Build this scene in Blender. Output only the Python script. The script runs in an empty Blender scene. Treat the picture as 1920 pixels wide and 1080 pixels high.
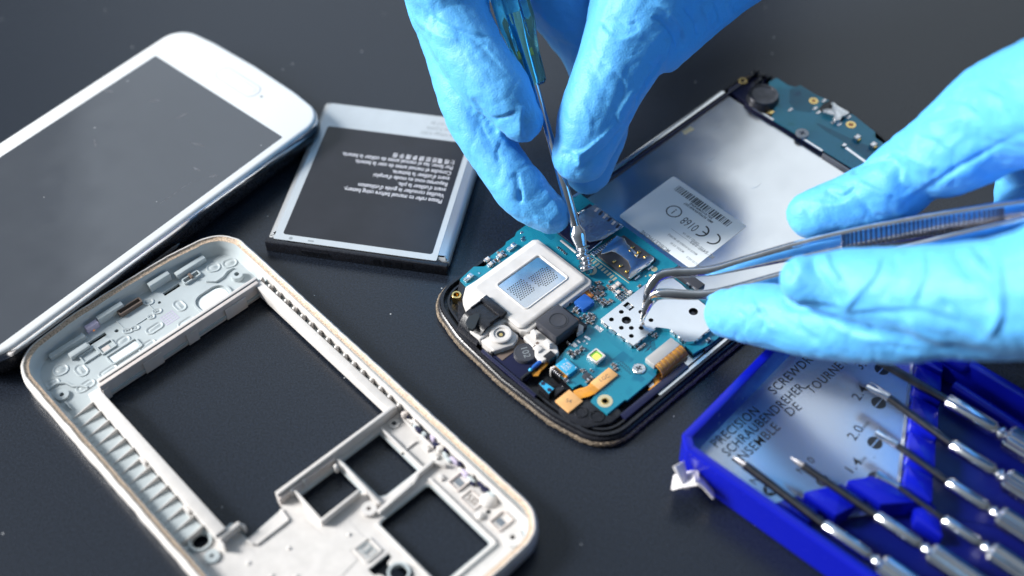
import bpy, math, random
import numpy as np
from mathutils import Vector, Matrix, noise
from mathutils.geometry import tessellate_polygon
random.seed(7)
scn = bpy.context.scene
COL = scn.collection
# ------------------------------------------------------------------ units: 1 unit = 1 mm
scn.unit_settings.system = 'METRIC'
scn.unit_settings.scale_length = 0.001
scn.unit_settings.length_unit = 'MILLIMETERS'
# ------------------------------------------------------------------ camera
H = 250.0; FPX = 2500.0; PIT = math.radians(50); ROL = math.radians(-2)
CAM = np.array([0.0, -H / math.tan(PIT), H])
_u = np.array([0, math.sin(PIT), math.cos(PIT)]); _r = np.array([1.0, 0, 0])
CD = np.array([0, math.cos(PIT), -math.sin(PIT)])
CX = math.cos(ROL) * _r + math.sin(ROL) * _u
CY = -math.sin(ROL) * _r + math.cos(ROL) * _u
cam = bpy.data.cameras.new('camera'); camo = bpy.data.objects.new('camera', cam); COL.objects.link(camo)
camo.matrix_world = Matrix(((CX[0], CY[0], -CD[0], CAM[0]), (CX[1], CY[1], -CD[1], CAM[1]),
                            (CX[2], CY[2], -CD[2], CAM[2]), (0, 0, 0, 1)))
cam.sensor_width = 36; cam.lens = 36 * FPX / 1920
cam.clip_start = 5; cam.clip_end = 20000
cam.dof.use_dof = True; cam.dof.focus_distance = 322; cam.dof.aperture_fstop = 7.0 / 1000 * 1.0
scn.camera = camo
scn.render.resolution_x = 1920; scn.render.resolution_y = 1080

def P(x, y, z=0.0):
    """point of the table space at height z seen at photo position x, y"""
    v = CD + (x - 960) / FPX * CX - (y - 540) / FPX * CY
    return CAM + v * ((z - H) / v[2])
# ------------------------------------------------------------------ light
w = bpy.data.worlds.new('World'); scn.world = w; w.use_nodes = True
bg = w.node_tree.nodes['Background']; wn = w.node_tree.nodes.new; wl = w.node_tree.links.new
tc = wn('ShaderNodeTexCoord'); sx = wn('ShaderNodeSeparateXYZ'); wl(tc.outputs['Generated'], sx.inputs[0])
# room light: brighter towards the windows (left and behind the table), dimmer behind the camera
dt = wn('ShaderNodeVectorMath'); dt.operation = 'DOT_PRODUCT'; wl(tc.outputs['Generated'], dt.inputs[0]); dt.inputs[1].default_value = (-.55, .75, .35)
mr = wn('ShaderNodeMapRange'); mr.interpolation_type = 'SMOOTHSTEP'; mr.inputs[1].default_value = -.8; mr.inputs[2].default_value = .9
mr.inputs[3].default_value = .08; mr.inputs[4].default_value = .42; wl(dt.outputs['Value'], mr.inputs[0]); wl(mr.outputs[0], bg.inputs[1])
bg.inputs[0].default_value = (0.72, 0.86, 1.0, 1)

def area(name, loc, target, sx, sy, power, colr):
    l = bpy.data.lights.new(name, 'AREA'); l.shape = 'RECTANGLE'; l.size = sx; l.size_y = sy
    l.energy = power; l.color = colr
    o = bpy.data.objects.new(name, l); COL.objects.link(o); o.location = loc
    o.rotation_euler = (Vector(target) - Vector(loc)).to_track_quat('-Z', 'Y').to_euler()
    return o
# daylight from a window on the left, a broad pale window behind the table
SUN = bpy.data.lights.new('window_sun', 'SUN'); SUN.energy = 4.6; SUN.angle = math.radians(13); SUN.color = (1.0, 0.98, 0.95)
suno = bpy.data.objects.new('window_sun', SUN); COL.objects.link(suno)
suno.rotation_euler = Vector((0.80, -0.12, -0.58)).to_track_quat('-Z', 'Y').to_euler()
area('window_behind', (250, 1100, 950), (40, 0, 0), 1700, 900, 0.42e7, (0.82, 0.91, 1.0))
area('left_fill', (-950, 60, 330), (20, 0, 20), 420, 460, 1.25e7, (1.0, 0.99, 0.97))  # added soft fill from the left, lifts the glove highlights
scn.view_settings.view_transform = 'Standard'; scn.view_settings.look = 'None'
scn.view_settings.exposure = 0.0; scn.view_settings.gamma = 1.0
scn.render.engine = 'CYCLES'
scn.cycles.max_bounces = 8; scn.cycles.caustics_reflective = True; scn.cycles.sample_clamp_indirect = 6
# ------------------------------------------------------------------ materials
MAT = {}
def mat(name, col, rough=0.5, metal=0.0, spec=0.5, bump=0.0, bscale=3.0, vary=0.0, vscale=0.3, sss=0.0, trans=0.0,
        ior=1.45, coat=0.0, speck=0.0, rvary=0.0, aniso=0.0, detail=4):
    m = bpy.data.materials.new(name); m.use_nodes = True
    nt = m.node_tree; b = nt.nodes['Principled BSDF']; N = nt.nodes.new; K = nt.links.new
    b.inputs['Base Color'].default_value = (*col, 1); b.inputs['Roughness'].default_value = rough
    b.inputs['Metallic'].default_value = metal; b.inputs['Specular IOR Level'].default_value = spec
    b.inputs['IOR'].default_value = ior; b.inputs['Transmission Weight'].default_value = trans
    b.inputs['Coat Weight'].default_value = coat
    if sss: b.inputs['Subsurface Weight'].default_value = sss; b.inputs['Subsurface Scale'].default_value = 1.5; b.inputs['Subsurface Radius'].default_value = (0.3, 0.7, 1.0)
    tc = N('ShaderNodeTexCoord')
    if vary or speck:
        n = N('ShaderNodeTexNoise'); n.inputs['Scale'].default_value = vscale; n.inputs['Detail'].default_value = 6
        K(tc.outputs['Object'], n.inputs['Vector'])
        r = N('ShaderNodeMapRange'); r.inputs[1].default_value = .3; r.inputs[2].default_value = .7
        r.inputs[3].default_value = 1 - vary; r.inputs[4].default_value = 1 + vary
        K(n.outputs[0], r.inputs[0])
        mx = N('ShaderNodeMix'); mx.data_type = 'RGBA'; mx.blend_type = 'MULTIPLY'; mx.inputs[0].default_value = 1
        mx.inputs[6].default_value = (*col, 1); K(r.outputs[0], mx.inputs[7]); out = mx.outputs[2]
        if speck:
            v = N('ShaderNodeTexVoronoi'); v.inputs['Scale'].default_value = 0.35; K(tc.outputs['Object'], v.inputs['Vector'])
            lt = N('ShaderNodeMath'); lt.operation = 'LESS_THAN'; lt.inputs[1].default_value = 0.075; K(v.outputs['Distance'], lt.inputs[0])
            w2 = N('ShaderNodeTexWhiteNoise'); K(v.outputs['Position'], w2.inputs[0])
            gt = N('ShaderNodeMath'); gt.operation = 'LESS_THAN'; gt.inputs[1].default_value = speck; K(w2.outputs[0], gt.inputs[0])
            mu = N('ShaderNodeMath'); mu.operation = 'MULTIPLY'; K(lt.outputs[0], mu.inputs[0]); K(gt.outputs[0], mu.inputs[1])
            m2 = N('ShaderNodeMix'); m2.data_type = 'RGBA'; K(mu.outputs[0], m2.inputs[0]); K(out, m2.inputs[6]); m2.inputs[7].default_value = (.35, .36, .38, 1)
            out = m2.outputs[2]
        K(out, b.inputs['Base Color'])
    if rvary:
        n = N('ShaderNodeTexNoise'); n.inputs['Scale'].default_value = vscale * 2.3; n.inputs['Detail'].default_value = 5
        K(tc.outputs['Object'], n.inputs['Vector'])
        r = N('ShaderNodeMapRange'); r.inputs[1].default_value = .35; r.inputs[2].default_value = .7
        r.inputs[3].default_value = max(0.02, rough - rvary); r.inputs[4].default_value = rough + rvary
        K(n.outputs[0], r.inputs[0]); K(r.outputs[0], b.inputs['Roughness'])
    if bump:
        n = N('ShaderNodeTexNoise'); n.inputs['Scale'].default_value = bscale; n.inputs['Detail'].default_value = detail
        K(tc.outputs['Object'], n.inputs['Vector'])
        bp = N('ShaderNodeBump'); bp.inputs['Strength'].default_value = 1.0; bp.inputs['Distance'].default_value = bump
        K(n.outputs[0], bp.inputs['Height']); K(bp.outputs[0], b.inputs['Normal'])
    MAT[name] = m; return m

mat('table', (0.010, 0.014, 0.023), 0.28, ior=1.52, bump=0.022, bscale=4.5, vary=.6, vscale=2.2, speck=.07, rvary=.03, detail=2)
mat('white_plastic', (0.62, 0.595, 0.575), 0.3, bump=.006, bscale=3, vary=.07, vscale=.35)
mat('grey_plastic', (0.44, 0.49, 0.51), 0.38, bump=.008, bscale=4, vary=.05, vscale=.2)
mat('cream_plastic', (0.62, 0.56, 0.53), 0.33, vary=.08, vscale=.3)
mat('rim_gold', (0.50, 0.38, 0.28), 0.45, bump=.08, bscale=4, vary=.45, vscale=2.2)
mat('glass_white', (0.70, 0.72, 0.73), 0.06, coat=.5)
mat('display', (0.05, 0.056, 0.068), 0.12, ior=1.75, rvary=.05, vary=.06, vscale=.05, speck=.1)
mat('chrome', (0.80, 0.81, 0.84), 0.14, 1.0, rvary=.04)
mat('steel', (0.80, 0.79, 0.80), 0.14, 1.0, bump=.02, bscale=.8, vary=.1, vscale=.25, rvary=.06)
mat('dark_steel', (0.10, 0.10, 0.11), 0.28, 1.0, vary=.2, vscale=.5)
mat('foil', (0.80, 0.79, 0.78), 0.22, 1.0, bump=.015, bscale=.08, vary=.03, vscale=.05, rvary=.03)
mat('grip', (0.28, 0.28, 0.30), 0.25, 1.0)
mat('foil_dull', (0.62, 0.60, 0.58), 0.4, .6)
mat('shield', (0.86, 0.86, 0.87), 0.2, 1.0, bump=.01, bscale=.3, vary=.02)
mat('black_plastic', (0.014, 0.015, 0.02), 0.3, bump=.02, bscale=3, vary=.3, vscale=1, rvary=.12)
mat('navy_plastic', (0.012, 0.014, 0.045), 0.22)
mat('dirt_rim', (0.16, 0.125, 0.09), 0.6, bump=.35, bscale=2.2, vary=.9, vscale=2.5, detail=8)
mat('battery_silver', (0.62, 0.64, 0.66), 0.28, 0.55, vary=.05, vscale=.1)
mat('battery_black', (0.018, 0.019, 0.025), 0.3, bump=.01, bscale=2, vary=.2, vscale=.1)
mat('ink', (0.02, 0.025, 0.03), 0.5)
mat('ink_grey', (0.25, 0.28, 0.30), 0.5)
mat('ink_pale', (0.38, 0.40, 0.42), 0.3)
mat('battery_wrap', (0.50, 0.54, 0.57), 0.33, .2, vary=.03)
mat('smudge', (0.10, 0.105, 0.12), 0.5, vary=.4, vscale=1)
mat('ink_white', (0.62, 0.62, 0.66), 0.5)
mat('label', (0.80, 0.85, 0.86), 0.42, vary=.02, vscale=.1)
mat('gold', (0.78, 0.56, 0.22), 0.25, 1.0, vary=.1, vscale=2)
mat('pad_gold', (0.72, 0.64, 0.42), 0.4, .6)
mat('solder', (0.80, 0.80, 0.80), 0.22, 1.0, bump=.1, bscale=3)
mat('chip_black', (0.045, 0.047, 0.058), 0.36, bump=.01, bscale=6)
mat('chip_brown', (0.16, 0.12, 0.10), 0.35)
mat('flex_orange', (0.62, 0.26, 0.03), 0.3, vary=.2, vscale=.8)
mat('flex_tan', (0.72, 0.40, 0.16), 0.38, vary=.12, vscale=.5)
mat('copper', (0.45, 0.18, 0.08), 0.35, .6)
mat('chip_blue', (0.03, 0.14, 0.52), 0.25, .3, bump=.03, bscale=3)
mat('cyan_label', (0.03, 0.36, 0.62), 0.3)
mat('led_green', (0.18, 0.45, 0.05), 0.2)
mat('led_yellow', (0.80, 0.85, 0.15), 0.35)
mat('mylar', (0.42, 0.46, 0.50), 0.12, .75, bump=.3, bscale=.5)
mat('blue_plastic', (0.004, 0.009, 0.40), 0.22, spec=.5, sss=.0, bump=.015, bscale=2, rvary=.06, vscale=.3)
mat('tray_shade_blue', (0.003, 0.006, 0.13), 0.3)  # case blue darkened, puts the shade of the deep tray into the colour
mat('case_plate', (0.64, 0.68, 0.76), 0.24, .9, bump=.008, bscale=3, speck=.08)
mat('sleeve', (0.02, 0.03, 0.07), 0.8, bump=.3, bscale=.6)
mat('paper', (0.78, 0.75, 0.76), 0.6)
mat('mauve', (0.50, 0.45, 0.60), 0.4)

def pcbmat(name, col, trace):
    m = mat(name, col, 0.27, spec=.5)
    nt = m.node_tree; b = nt.nodes['Principled BSDF']; N = nt.nodes.new; K = nt.links.new
    tc = N('ShaderNodeTexCoord')
    mp = N('ShaderNodeMapping'); K(tc.outputs['Object'], mp.inputs[0])
    n0 = N('ShaderNodeTexNoise'); n0.inputs['Scale'].default_value = .16; n0.inputs['Detail'].default_value = 1; K(mp.outputs[0], n0.inputs[0])
    # copper tracks: thin bands of a distance-like field, broken up by a second field
    v = N('ShaderNodeTexVoronoi'); v.distance = 'CHEBYCHEV'; v.inputs['Scale'].default_value = .16; K(mp.outputs[0], v.inputs['Vector'])
    wv = N('ShaderNodeMath'); wv.operation = 'MULTIPLY'; wv.inputs[1].default_value = 15; K(v.outputs['Distance'], wv.inputs[0])
    fr = N('ShaderNodeMath'); fr.operation = 'FRACT'; K(wv.outputs[0], fr.inputs[0])
    lt = N('ShaderNodeMath'); lt.operation = 'LESS_THAN'; lt.inputs[1].default_value = .32; K(fr.outputs[0], lt.inputs[0])
    g = N('ShaderNodeMapRange'); g.inputs[1].default_value = .52; g.inputs[2].default_value = .56; K(n0.outputs[0], g.inputs[0])
    mu = N('ShaderNodeMath'); mu.operation = 'MULTIPLY'; K(lt.outputs[0], mu.inputs[0]); K(g.outputs[0], mu.inputs[1])
    # vias: tiny dots
    v2 = N('ShaderNodeTexVoronoi'); v2.inputs['Scale'].default_value = 1.1; v2.inputs['Randomness'].default_value = .8; K(mp.outputs[0], v2.inputs['Vector'])
    l2 = N('ShaderNodeMath'); l2.operation = 'LESS_THAN'; l2.inputs[1].default_value = .11; K(v2.outputs['Distance'], l2.inputs[0])
    g2 = N('ShaderNodeMapRange'); g2.inputs[1].default_value = .50; g2.inputs[2].default_value = .47; K(n0.outputs[0], g2.inputs[0])
    m3 = N('ShaderNodeMath'); m3.operation = 'MULTIPLY'; K(l2.outputs[0], m3.inputs[0]); K(g2.outputs[0], m3.inputs[1])
    c1 = N('ShaderNodeMix'); c1.data_type = 'RGBA'; K(mu.outputs[0], c1.inputs[0]); c1.inputs[6].default_value = (*col, 1); c1.inputs[7].default_value = (*trace, 1)
    c2 = N('ShaderNodeMix'); c2.data_type = 'RGBA'; K(m3.outputs[0], c2.inputs[0]); K(c1.outputs[2], c2.inputs[6]); c2.inputs[7].default_value = (.005, .03, .06, 1)
    K(c2.outputs[2], b.inputs['Base Color'])
    return m
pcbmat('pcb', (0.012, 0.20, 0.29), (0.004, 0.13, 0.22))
pcbmat('pcb_far', (0.04, 0.33, 0.45), (0.03, 0.30, 0.36))  # base colour raised to make up for the hand's shadow on this board

def glovemat():
    m = mat('nitrile', (0.10, 0.43, 0.87), 0.50, spec=.5, sss=.12)
    nt = m.node_tree; b = nt.nodes['Principled BSDF']; N = nt.nodes.new; K = nt.links.new
    tc = N('ShaderNodeTexCoord')
    n1 = N('ShaderNodeTexNoise'); n1.inputs['Scale'].default_value = 2.4; n1.inputs['Detail'].default_value = 3; K(tc.outputs['Object'], n1.inputs[0])
    n2 = N('ShaderNodeTexNoise'); n2.inputs['Scale'].default_value = .16; n2.inputs['Detail'].default_value = 3; n2.inputs['Distortion'].default_value = .4; K(tc.outputs['Object'], n2.inputs[0])
    b1 = N('ShaderNodeBump'); b1.inputs['Distance'].default_value = .13; b1.inputs['Strength'].default_value = 1; K(n1.outputs[0], b1.inputs['Height'])
    b2 = N('ShaderNodeBump'); b2.inputs['Distance'].default_value = .45; b2.inputs['Strength'].default_value = .8; K(n2.outputs[0], b2.inputs['Height']); K(b1.outputs[0], b2.inputs['Normal'])
    K(b2.outputs[0], b.inputs['Normal'])
    b.inputs['Sheen Weight'].default_value = .10; b.inputs['Sheen Roughness'].default_value = .4; b.inputs['Sheen Tint'].default_value = (.8, .95, 1, 1)
    return m
glovemat()
m = mat('teal_clear', (0.30, 0.90, 0.95), 0.04, trans=1.0, ior=1.3)

# ------------------------------------------------------------------ mesh helpers
def rpoly(pts, r, seg=5):
    """polygon with rounded corners (r: number or list)"""
    n = len(pts); out = []
    for i in range(n):
        p0, p, p1 = (Vector(pts[i - 1][:2]), Vector(pts[i][:2]), Vector(pts[(i + 1) % n][:2]))
        rr = r[i] if isinstance(r, (list, tuple)) else r
        a = p0 - p; b = p1 - p
        if rr <= 0 or a.length < 1e-6 or b.length < 1e-6: out.append((p.x, p.y)); continue
        an, bn = a.normalized(), b.normalized(); ang = an.angle(bn)
        if ang > math.pi - .02: out.append((p.x, p.y)); continue
        t = min(rr / math.tan(ang / 2), a.length * .49, b.length * .49); rr = t * math.tan(ang / 2)
        c = p + (an + bn).normalized() * (rr / math.sin(ang / 2))
        s = p + an * t - c; e = p + bn * t - c
        da = math.atan2(s.x * e.y - s.y * e.x, s.dot(e)); a0 = math.atan2(s.y, s.x)
        for k in range(seg + 1):
            q = a0 + da * k / seg; out.append((c.x + rr * math.cos(q), c.y + rr * math.sin(q)))
    return out
def carea(p): return sum(p[i - 1][0] * p[i][1] - p[i][0] * p[i - 1][1] for i in range(len(p))) / 2
def ccw(p): return list(p) if carea(p) > 0 else list(p)[::-1]
def inset(p, d):
    """move a CCW outline inwards by d (mitred)"""
    n = len(p); out = []
    for i in range(n):
        a = Vector(p[i]) - Vector(p[i - 1]); b = Vector(p[(i + 1) % n]) - Vector(p[i])
        if a.length < 1e-9: a = b
        if b.length < 1e-9: b = a
        a.normalize(); b.normalize(); na = Vector((-a.y, a.x)); nb = Vector((-b.y, b.x)); s = na + nb
        k = s.length_squared / 2
        s = s / max(k, .35)
        out.append((p[i][0] + s.x * d, p[i][1] + s.y * d))
    return out
def circ(cx, cy, r, n=20, a0=0): return [(cx + r * math.cos(a0 + 2 * math.pi * i / n), cy + r * math.sin(a0 + 2 * math.pi * i / n)) for i in range(n)]
def rect(x0, y0, x1, y1):
    x0, x1 = sorted((x0, x1)); y0, y1 = sorted((y0, y1)); return [(x0, y0), (x1, y0), (x1, y1), (x0, y1)]

class MB:
    def __init__(s): s.v = []; s.f = []; s.m = []
    def add(s, vs, fs, mi=0):
        o = len(s.v); s.v += [tuple(map(float, p)) for p in vs]; s.f += [tuple(i + o for i in f) for f in fs]; s.m += [mi] * len(fs); return s
    def box(s, x0, y0, x1, y1, z0, z1, mi=0, b=0.0):
        return s.prism(rect(x0, y0, x1, y1), z0, z1, mi, b)
    def prism(s, pts, z0, z1, mi=0, b=0.0, holes=()):
        p = ccw(pts); n = len(p)
        if holes:
            loops = [p] + [ccw(h)[::-1] for h in holes]; vs = []; fs = []
            for lp in loops:
                o = len(vs); k = len(lp)
                vs += [(x, y, z0) for x, y in lp] + [(x, y, z1) for x, y in lp]
                fs += [(o + i, o + (i + 1) % k, o + k + (i + 1) % k, o + k + i) for i in range(k)]
            idx = []
            o = 0
            for lp in loops: idx += [(o + i, o + len(lp) + i) for i in range(len(lp))]; o += 2 * len(lp)
            for t in tessellate_polygon([[Vector((x, y, 0)) for x, y in lp] for lp in loops]):
                q = [vs[idx[i][0]] for i in t]
                if (q[1][0] - q[0][0]) * (q[2][1] - q[0][1]) - (q[1][1] - q[0][1]) * (q[2][0] - q[0][0]) < 0: t = t[::-1]
                fs.append(tuple(idx[i][1] for i in t)); fs.append(tuple(idx[i][0] for i in t[::-1]))
            return s.add(vs, fs, mi)
        lv = [(0, z0), (0, z1)] if not b else [(0, z0), (0, z1 - b), (b * .3, z1 - b * .3), (b, z1)]
        return s.loft(p, lv, mi)
    def loft(s, pts, levels, mi=0, closed=True):
        p = ccw(pts); n = len(p); vs = []; fs = []
        for d, z in levels: vs += [(x, y, z) for x, y in (inset(p, d) if d else p)]
        L = len(levels)
        for j in range(L - 1):
            for i in range(n): fs.append((j * n + i, j * n + (i + 1) % n, (j + 1) * n + (i + 1) % n, (j + 1) * n + i))
        if closed: fs.append(tuple(range(n))[::-1]); fs.append(tuple((L - 1) * n + i for i in range(n)))
        return s.add(vs, fs, mi)
    def ring(s, outer, w, levels_top, z0, mi=0):
        """a wall following an outline: outer polyline, thickness w, height"""
        p = ccw(outer); q = inset(p, w); n = len(p); z1 = levels_top
        vs = [(x, y, z0) for x, y in p] + [(x, y, z1) for x, y in p] + [(x, y, z1) for x, y in q] + [(x, y, z0) for x, y in q]
        fs = []
        for j in range(4):
            for i in range(n): k = (i + 1) % n; fs.append((j * n + i, j * n + k, ((j + 1) % 4) * n + k, ((j + 1) % 4) * n + i))
        return s.add(vs, fs, mi)
    def lathe(s, prof, c=(0, 0, 0), axis=(0, 0, 1), n=20, mi=0, xr=1.0):
        a = Vector(axis).normalized(); q = Vector((0, 0, 1)).rotation_difference(a); vs = []; fs = []; c = Vector(c)
        for r, z in prof:
            for i in range(n):
                t = 2 * math.pi * i / n; vs.append(c + q @ Vector((r * math.cos(t) * xr, r * math.sin(t), z)))
        for j in range(len(prof) - 1):
            for i in range(n): fs.append((j * n + i, j * n + (i + 1) % n, (j + 1) * n + (i + 1) % n, (j + 1) * n + i))
        fs.append(tuple(range(n))[::-1]); fs.append(tuple((len(prof) - 1) * n + i for i in range(n)))
        return s.add(vs, fs, mi)
    def sweep(s, path, secs, up=(0, 0, 1), mi=0, n=10, sq=2.0):
        """path: 3D points; secs: (half width, half thickness) each; superellipse section"""
        P3 = [Vector(p) for p in path]; L = len(P3); vs = []; fs = []; up = Vector(up)
        for i, p in enumerate(P3):
            t = (P3[min(i + 1, L - 1)] - P3[max(i - 1, 0)]).normalized()
            sd = t.cross(up).normalized(); un = sd.cross(t).normalized(); a, b = secs[i] if isinstance(secs[i], (tuple, list)) else (secs[i], secs[i])
            for k in range(n):
                th = 2 * math.pi * k / n; c, d = math.cos(th), math.sin(th)
                cx = math.copysign(abs(c) ** (2 / sq), c); cy = math.copysign(abs(d) ** (2 / sq), d)
                vs.append(p + sd * a * cx + un * b * cy)
        for j in range(L - 1):
            for i in range(n): fs.append((j * n + i, j * n + (i + 1) % n, (j + 1) * n + (i + 1) % n, (j + 1) * n + i))
        fs.append(tuple(range(n))[::-1]); fs.append(tuple((L - 1) * n + i for i in range(n)))
        return s.add(vs, fs, mi)
    def mesh(s, name, mats, smooth=35):
        me = bpy.data.meshes.new(name); me.from_pydata(s.v, [], s.f)
        for k in (mats if isinstance(mats, (list, tuple)) else [mats]): me.materials.append(MAT[k])
        me.polygons.foreach_set('material_index', s.m)
        me.update()
        if smooth:
            me.polygons.foreach_set('use_smooth', [True] * len(s.f)); me.set_sharp_from_angle(angle=math.radians(smooth))
        return me
    def build(s, name, mats, parent=None, smooth=35, loc=None, rz=0, label=None):
        return put(name, s.mesh(name, mats, smooth), parent, loc, rz, label)
def put(name, me, parent=None, loc=None, rz=0, label=None):
    o = bpy.data.objects.new(name, me); COL.objects.link(o)
    if parent is not None: o.parent = parent
    if loc is not None: o.location = loc
    if rz: o.rotation_euler.z = rz
    if label: o['label'] = label
    return o
def clone(o, parent=None):
    c = o.copy(); COL.objects.link(c); c.parent = parent
    for ch in [x for x in KIDS.get(o.name, [])]: 
        d = clone(ch, c); KIDS.setdefault(c.name, []).append(d)
    return c
KIDS = {}
def tag(o, label=None, cat=None, group=None, kind=None):
    for k, v in (('label', label), ('category', cat), ('group', group), ('kind', kind)):
        if v: o[k] = v
    return o
class Frame:
    """a thing's own axes: Empty at its base; local mm coordinates from photo positions"""
    def __init__(s, name, label, cat, px, z, deg, base=0.0, group=None):
        q = P(*px, z); s.o = q[:2]; s.a = math.radians(deg); s.base = base
        e = bpy.data.objects.new(name, None); COL.objects.link(e); e.location = (q[0], q[1], base); e.rotation_euler.z = s.a
        e.empty_display_size = 5; s.e = e; tag(e, label, cat, group)
    def l(s, x, y, z):
        q = P(x, y, z)[:2] - s.o; c, n = math.cos(s.a), math.sin(s.a)
        return (c * q[0] + n * q[1], -n * q[0] + c * q[1])
    def pl(s, pts, z): return [s.l(x, y, z) for x, y in pts]
def crop(ox, oy, k): return lambda x, y: (ox + x / k, oy + y / k)
FONT = None
def text_mesh(body, size, matname, depth=0.0, bold=0.0, spacing=1.0, align='CENTER'):
    c = bpy.data.curves.new('lettering', 'FONT'); c.body = body; c.size = size; c.extrude = depth; c.offset = bold
    c.space_character = spacing; c.align_x = align; c.align_y = 'CENTER'; c.resolution_u = 3
    o = bpy.data.objects.new('lettering', c); COL.objects.link(o)
    dg = bpy.context.evaluated_depsgraph_get(); me = bpy.data.meshes.new_from_object(o.evaluated_get(dg))
    bpy.data.objects.remove(o); bpy.data.curves.remove(c); me.name = 'lettering'; me.materials.clear(); me.materials.append(MAT[matname]); return me
def text(body, size, matname, parent, loc, rz=0, bold=0.0, spacing=1.0, align='CENTER', sx=1.0, name='lettering'):
    o = put(name, text_mesh(body, size, matname, 0, bold, spacing, align), parent, loc, rz); o.scale = (sx, 1, 1); return o
# ================================================================== table
t = MB(); n = 40
t.add([(-3000, -1500, 0), (3000, -1500, 0), (3000, 3500, 0), (-3000, 3500, 0), (-3000, -1500, -20), (3000, -1500, -20), (3000, 3500, -20), (-3000, 3500, -20)],
      [(0, 1, 2, 3), (7, 6, 5, 4), (0, 4, 5, 1), (1, 5, 6, 2), (2, 6, 7, 3), (3, 7, 4, 0)])
tag(t.build('table_top', 'table', smooth=0), kind='structure')

# ================================================================== white phone (top left)
F = Frame('white_phone', 'white smartphone lying screen up with switched-off grey display, cropped at the left', 'phone', (410, 179.5), 9, 47.9)
VC = 1.6
def phone_outline(hw, u1, u0, r):
    # slightly bowed ends
    pts = [(u0 + 1.6, VC - hw), (u1 - 1.4, VC - hw)]
    p = rpoly([(u0, VC - hw), (u1 - 1.2, VC - hw), (u1 + .4, VC - hw * .55), (u1 + .9, VC), (u1 + .4, VC + hw * .55), (u1 - 1.2, VC + hw), (u0, VC + hw), (u0 - 1.6, VC)],
              [r, r, 30, 0, 30, r, r, 0], 9)
    return p
ol = phone_outline(29.9, 14.2, -97, 11)
body = MB().loft(ol, [(3.6, 0), (1.0, 1.2), (.1, 3.2), (-.3, 4.8), (-.15, 6.2)])
body.build('body', 'black_plastic', F.e)
MB().loft(ol, [(0.0, 6.2), (-.02, 6.6), (0, 7.2), (.05, 7.9), (.25, 8.3)]).build('chrome_rim', 'chrome', F.e, 60)
MB().loft(ol, [(.25, 8.3), (.3, 8.5), (.7, 8.88), (1.3, 9.0)]).build('front_glass', 'glass_white', F.e, 60)
MB().prism(rpoly(rect(-93, -25.4, -.1, 26.4), .4, 2), 8.9, 9.02).build('display', 'display', F.e, 0)
hb = rpoly([F.l(x, y, 9) for x, y in ((406, 131), (440, 131), (474, 166), (468, 180))], .5)
a0 = F.l(414, 135, 9); a1 = F.l(470, 174, 9)
MB().prism(rpoly(rect(7.1 - 2.5, a1[1] - 1.8, 7.1 + 2.5, a0[1] + .8), 2.1, 6), 8.9, 9.03).build('button_groove', 'ink_pale', F.e, 0)
MB().prism(circ(7.1, a1[1] - 3.4, .45, 12), 8.9, 9.03).build('sensor_dot', 'ink_grey', F.e, 0)
hb = rpoly(rect(7.1 - 1.9, a1[1] - 1.2, 7.1 + 1.9, a0[1] + .2), 1.6, 6)
MB().loft(hb, [(-.35, 8.95), (-.35, 9.04), (.0, 9.1), (.3, 9.02), (.6, 9.1), (1.0, 9.16)]).build('home_button', 'glass_white', F.e)
sd = MB()
sd.sweep([(-62, VC - 30.9, 4.4), (-60, VC - 31.3, 4.5), (-42, VC - 31.3, 4.5), (-40, VC - 30.9, 4.4)], [(.3, .3), (.7, .8), (.7, .8), (.3, .3)], n=8)
sd.build('side_button', 'black_plastic', F.e, 60)

for a, b, c in (((280, 190), (300, 188), .35), ((330, 222), (352, 212), .3), ((358, 268), (384, 274), .35), ((392, 332), (408, 328), .4), ((300, 382), (368, 335), .07), ((362, 314), (376, 320), .3), ((195, 170), (212, 172), .3), ((176, 262), (180, 276), .2)):
    A = F.l(*a, 9); B = F.l(*b, 9); n_ = 6
    MB().sweep([(A[0] + (B[0] - A[0]) * i / n_ + .15 * math.sin(i * 2.1), A[1] + (B[1] - A[1]) * i / n_ + .12 * math.cos(i * 1.7), 9.02) for i in range(n_ + 1)], [(c * math.sin(math.pi * (i + .4) / (n_ + .8)) + .03, .006) for i in range(n_ + 1)], n=6).build('smudge', 'smudge', F.e, 60)
# ================================================================== battery
F = Frame('battery', 'flat silver battery with black warning panel and upside down white text', 'battery', (709, 357), 3.5, -12.9)
F.e.scale = (1, 1, .69)
sec = []
MB().loft(rpoly(rect(-23.4, -20.4, 23.4, 31), [1.0, 1.0, 1.5, 1.5], 4), [(1.6, 0), (.5, .5), (0, 1.6), (0, 3.2), (.5, 4.4), (1.6, 4.9)]).build('cell', 'battery_silver', F.e, 60)
MB().prism(rpoly(rect(-21.6, -20.8, 20.4, 30), [.3, .3, 1, 1], 3), 4.88, 5.0).build('wrapper', 'battery_wrap', F.e, 0, label='pale silver printed wrapper')
MB().prism(rpoly(rect(-19.7, -18.9, 18.9, 21.1), .7, 4), 4.95, 5.04).build('black_panel', 'battery_black', F.e, 0)
cap = MB().prism(rpoly([(-23.6, -22.2), (23.4, -22.2), (23.4, -20.6), (17.5, -20.6), (16.6, -20.0 - .9), (-17.5, -20.9), (-18.6, -20.2), (-23.6, -20.2)], .4, 2), 0.2, 4.75, 0, .3)
cap.box(-14, -22.35, -7, -22.1, 1.4, 3.2, 0); cap.build('end_cap', 'black_plastic', F.e)
for u in (4.5, 7.3, 10.1, 12.9):
    MB().box(u, -22.33, u + 1.6, -22.15, 1.2, 3.6).build('contact', 'dark_steel', F.e)
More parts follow.
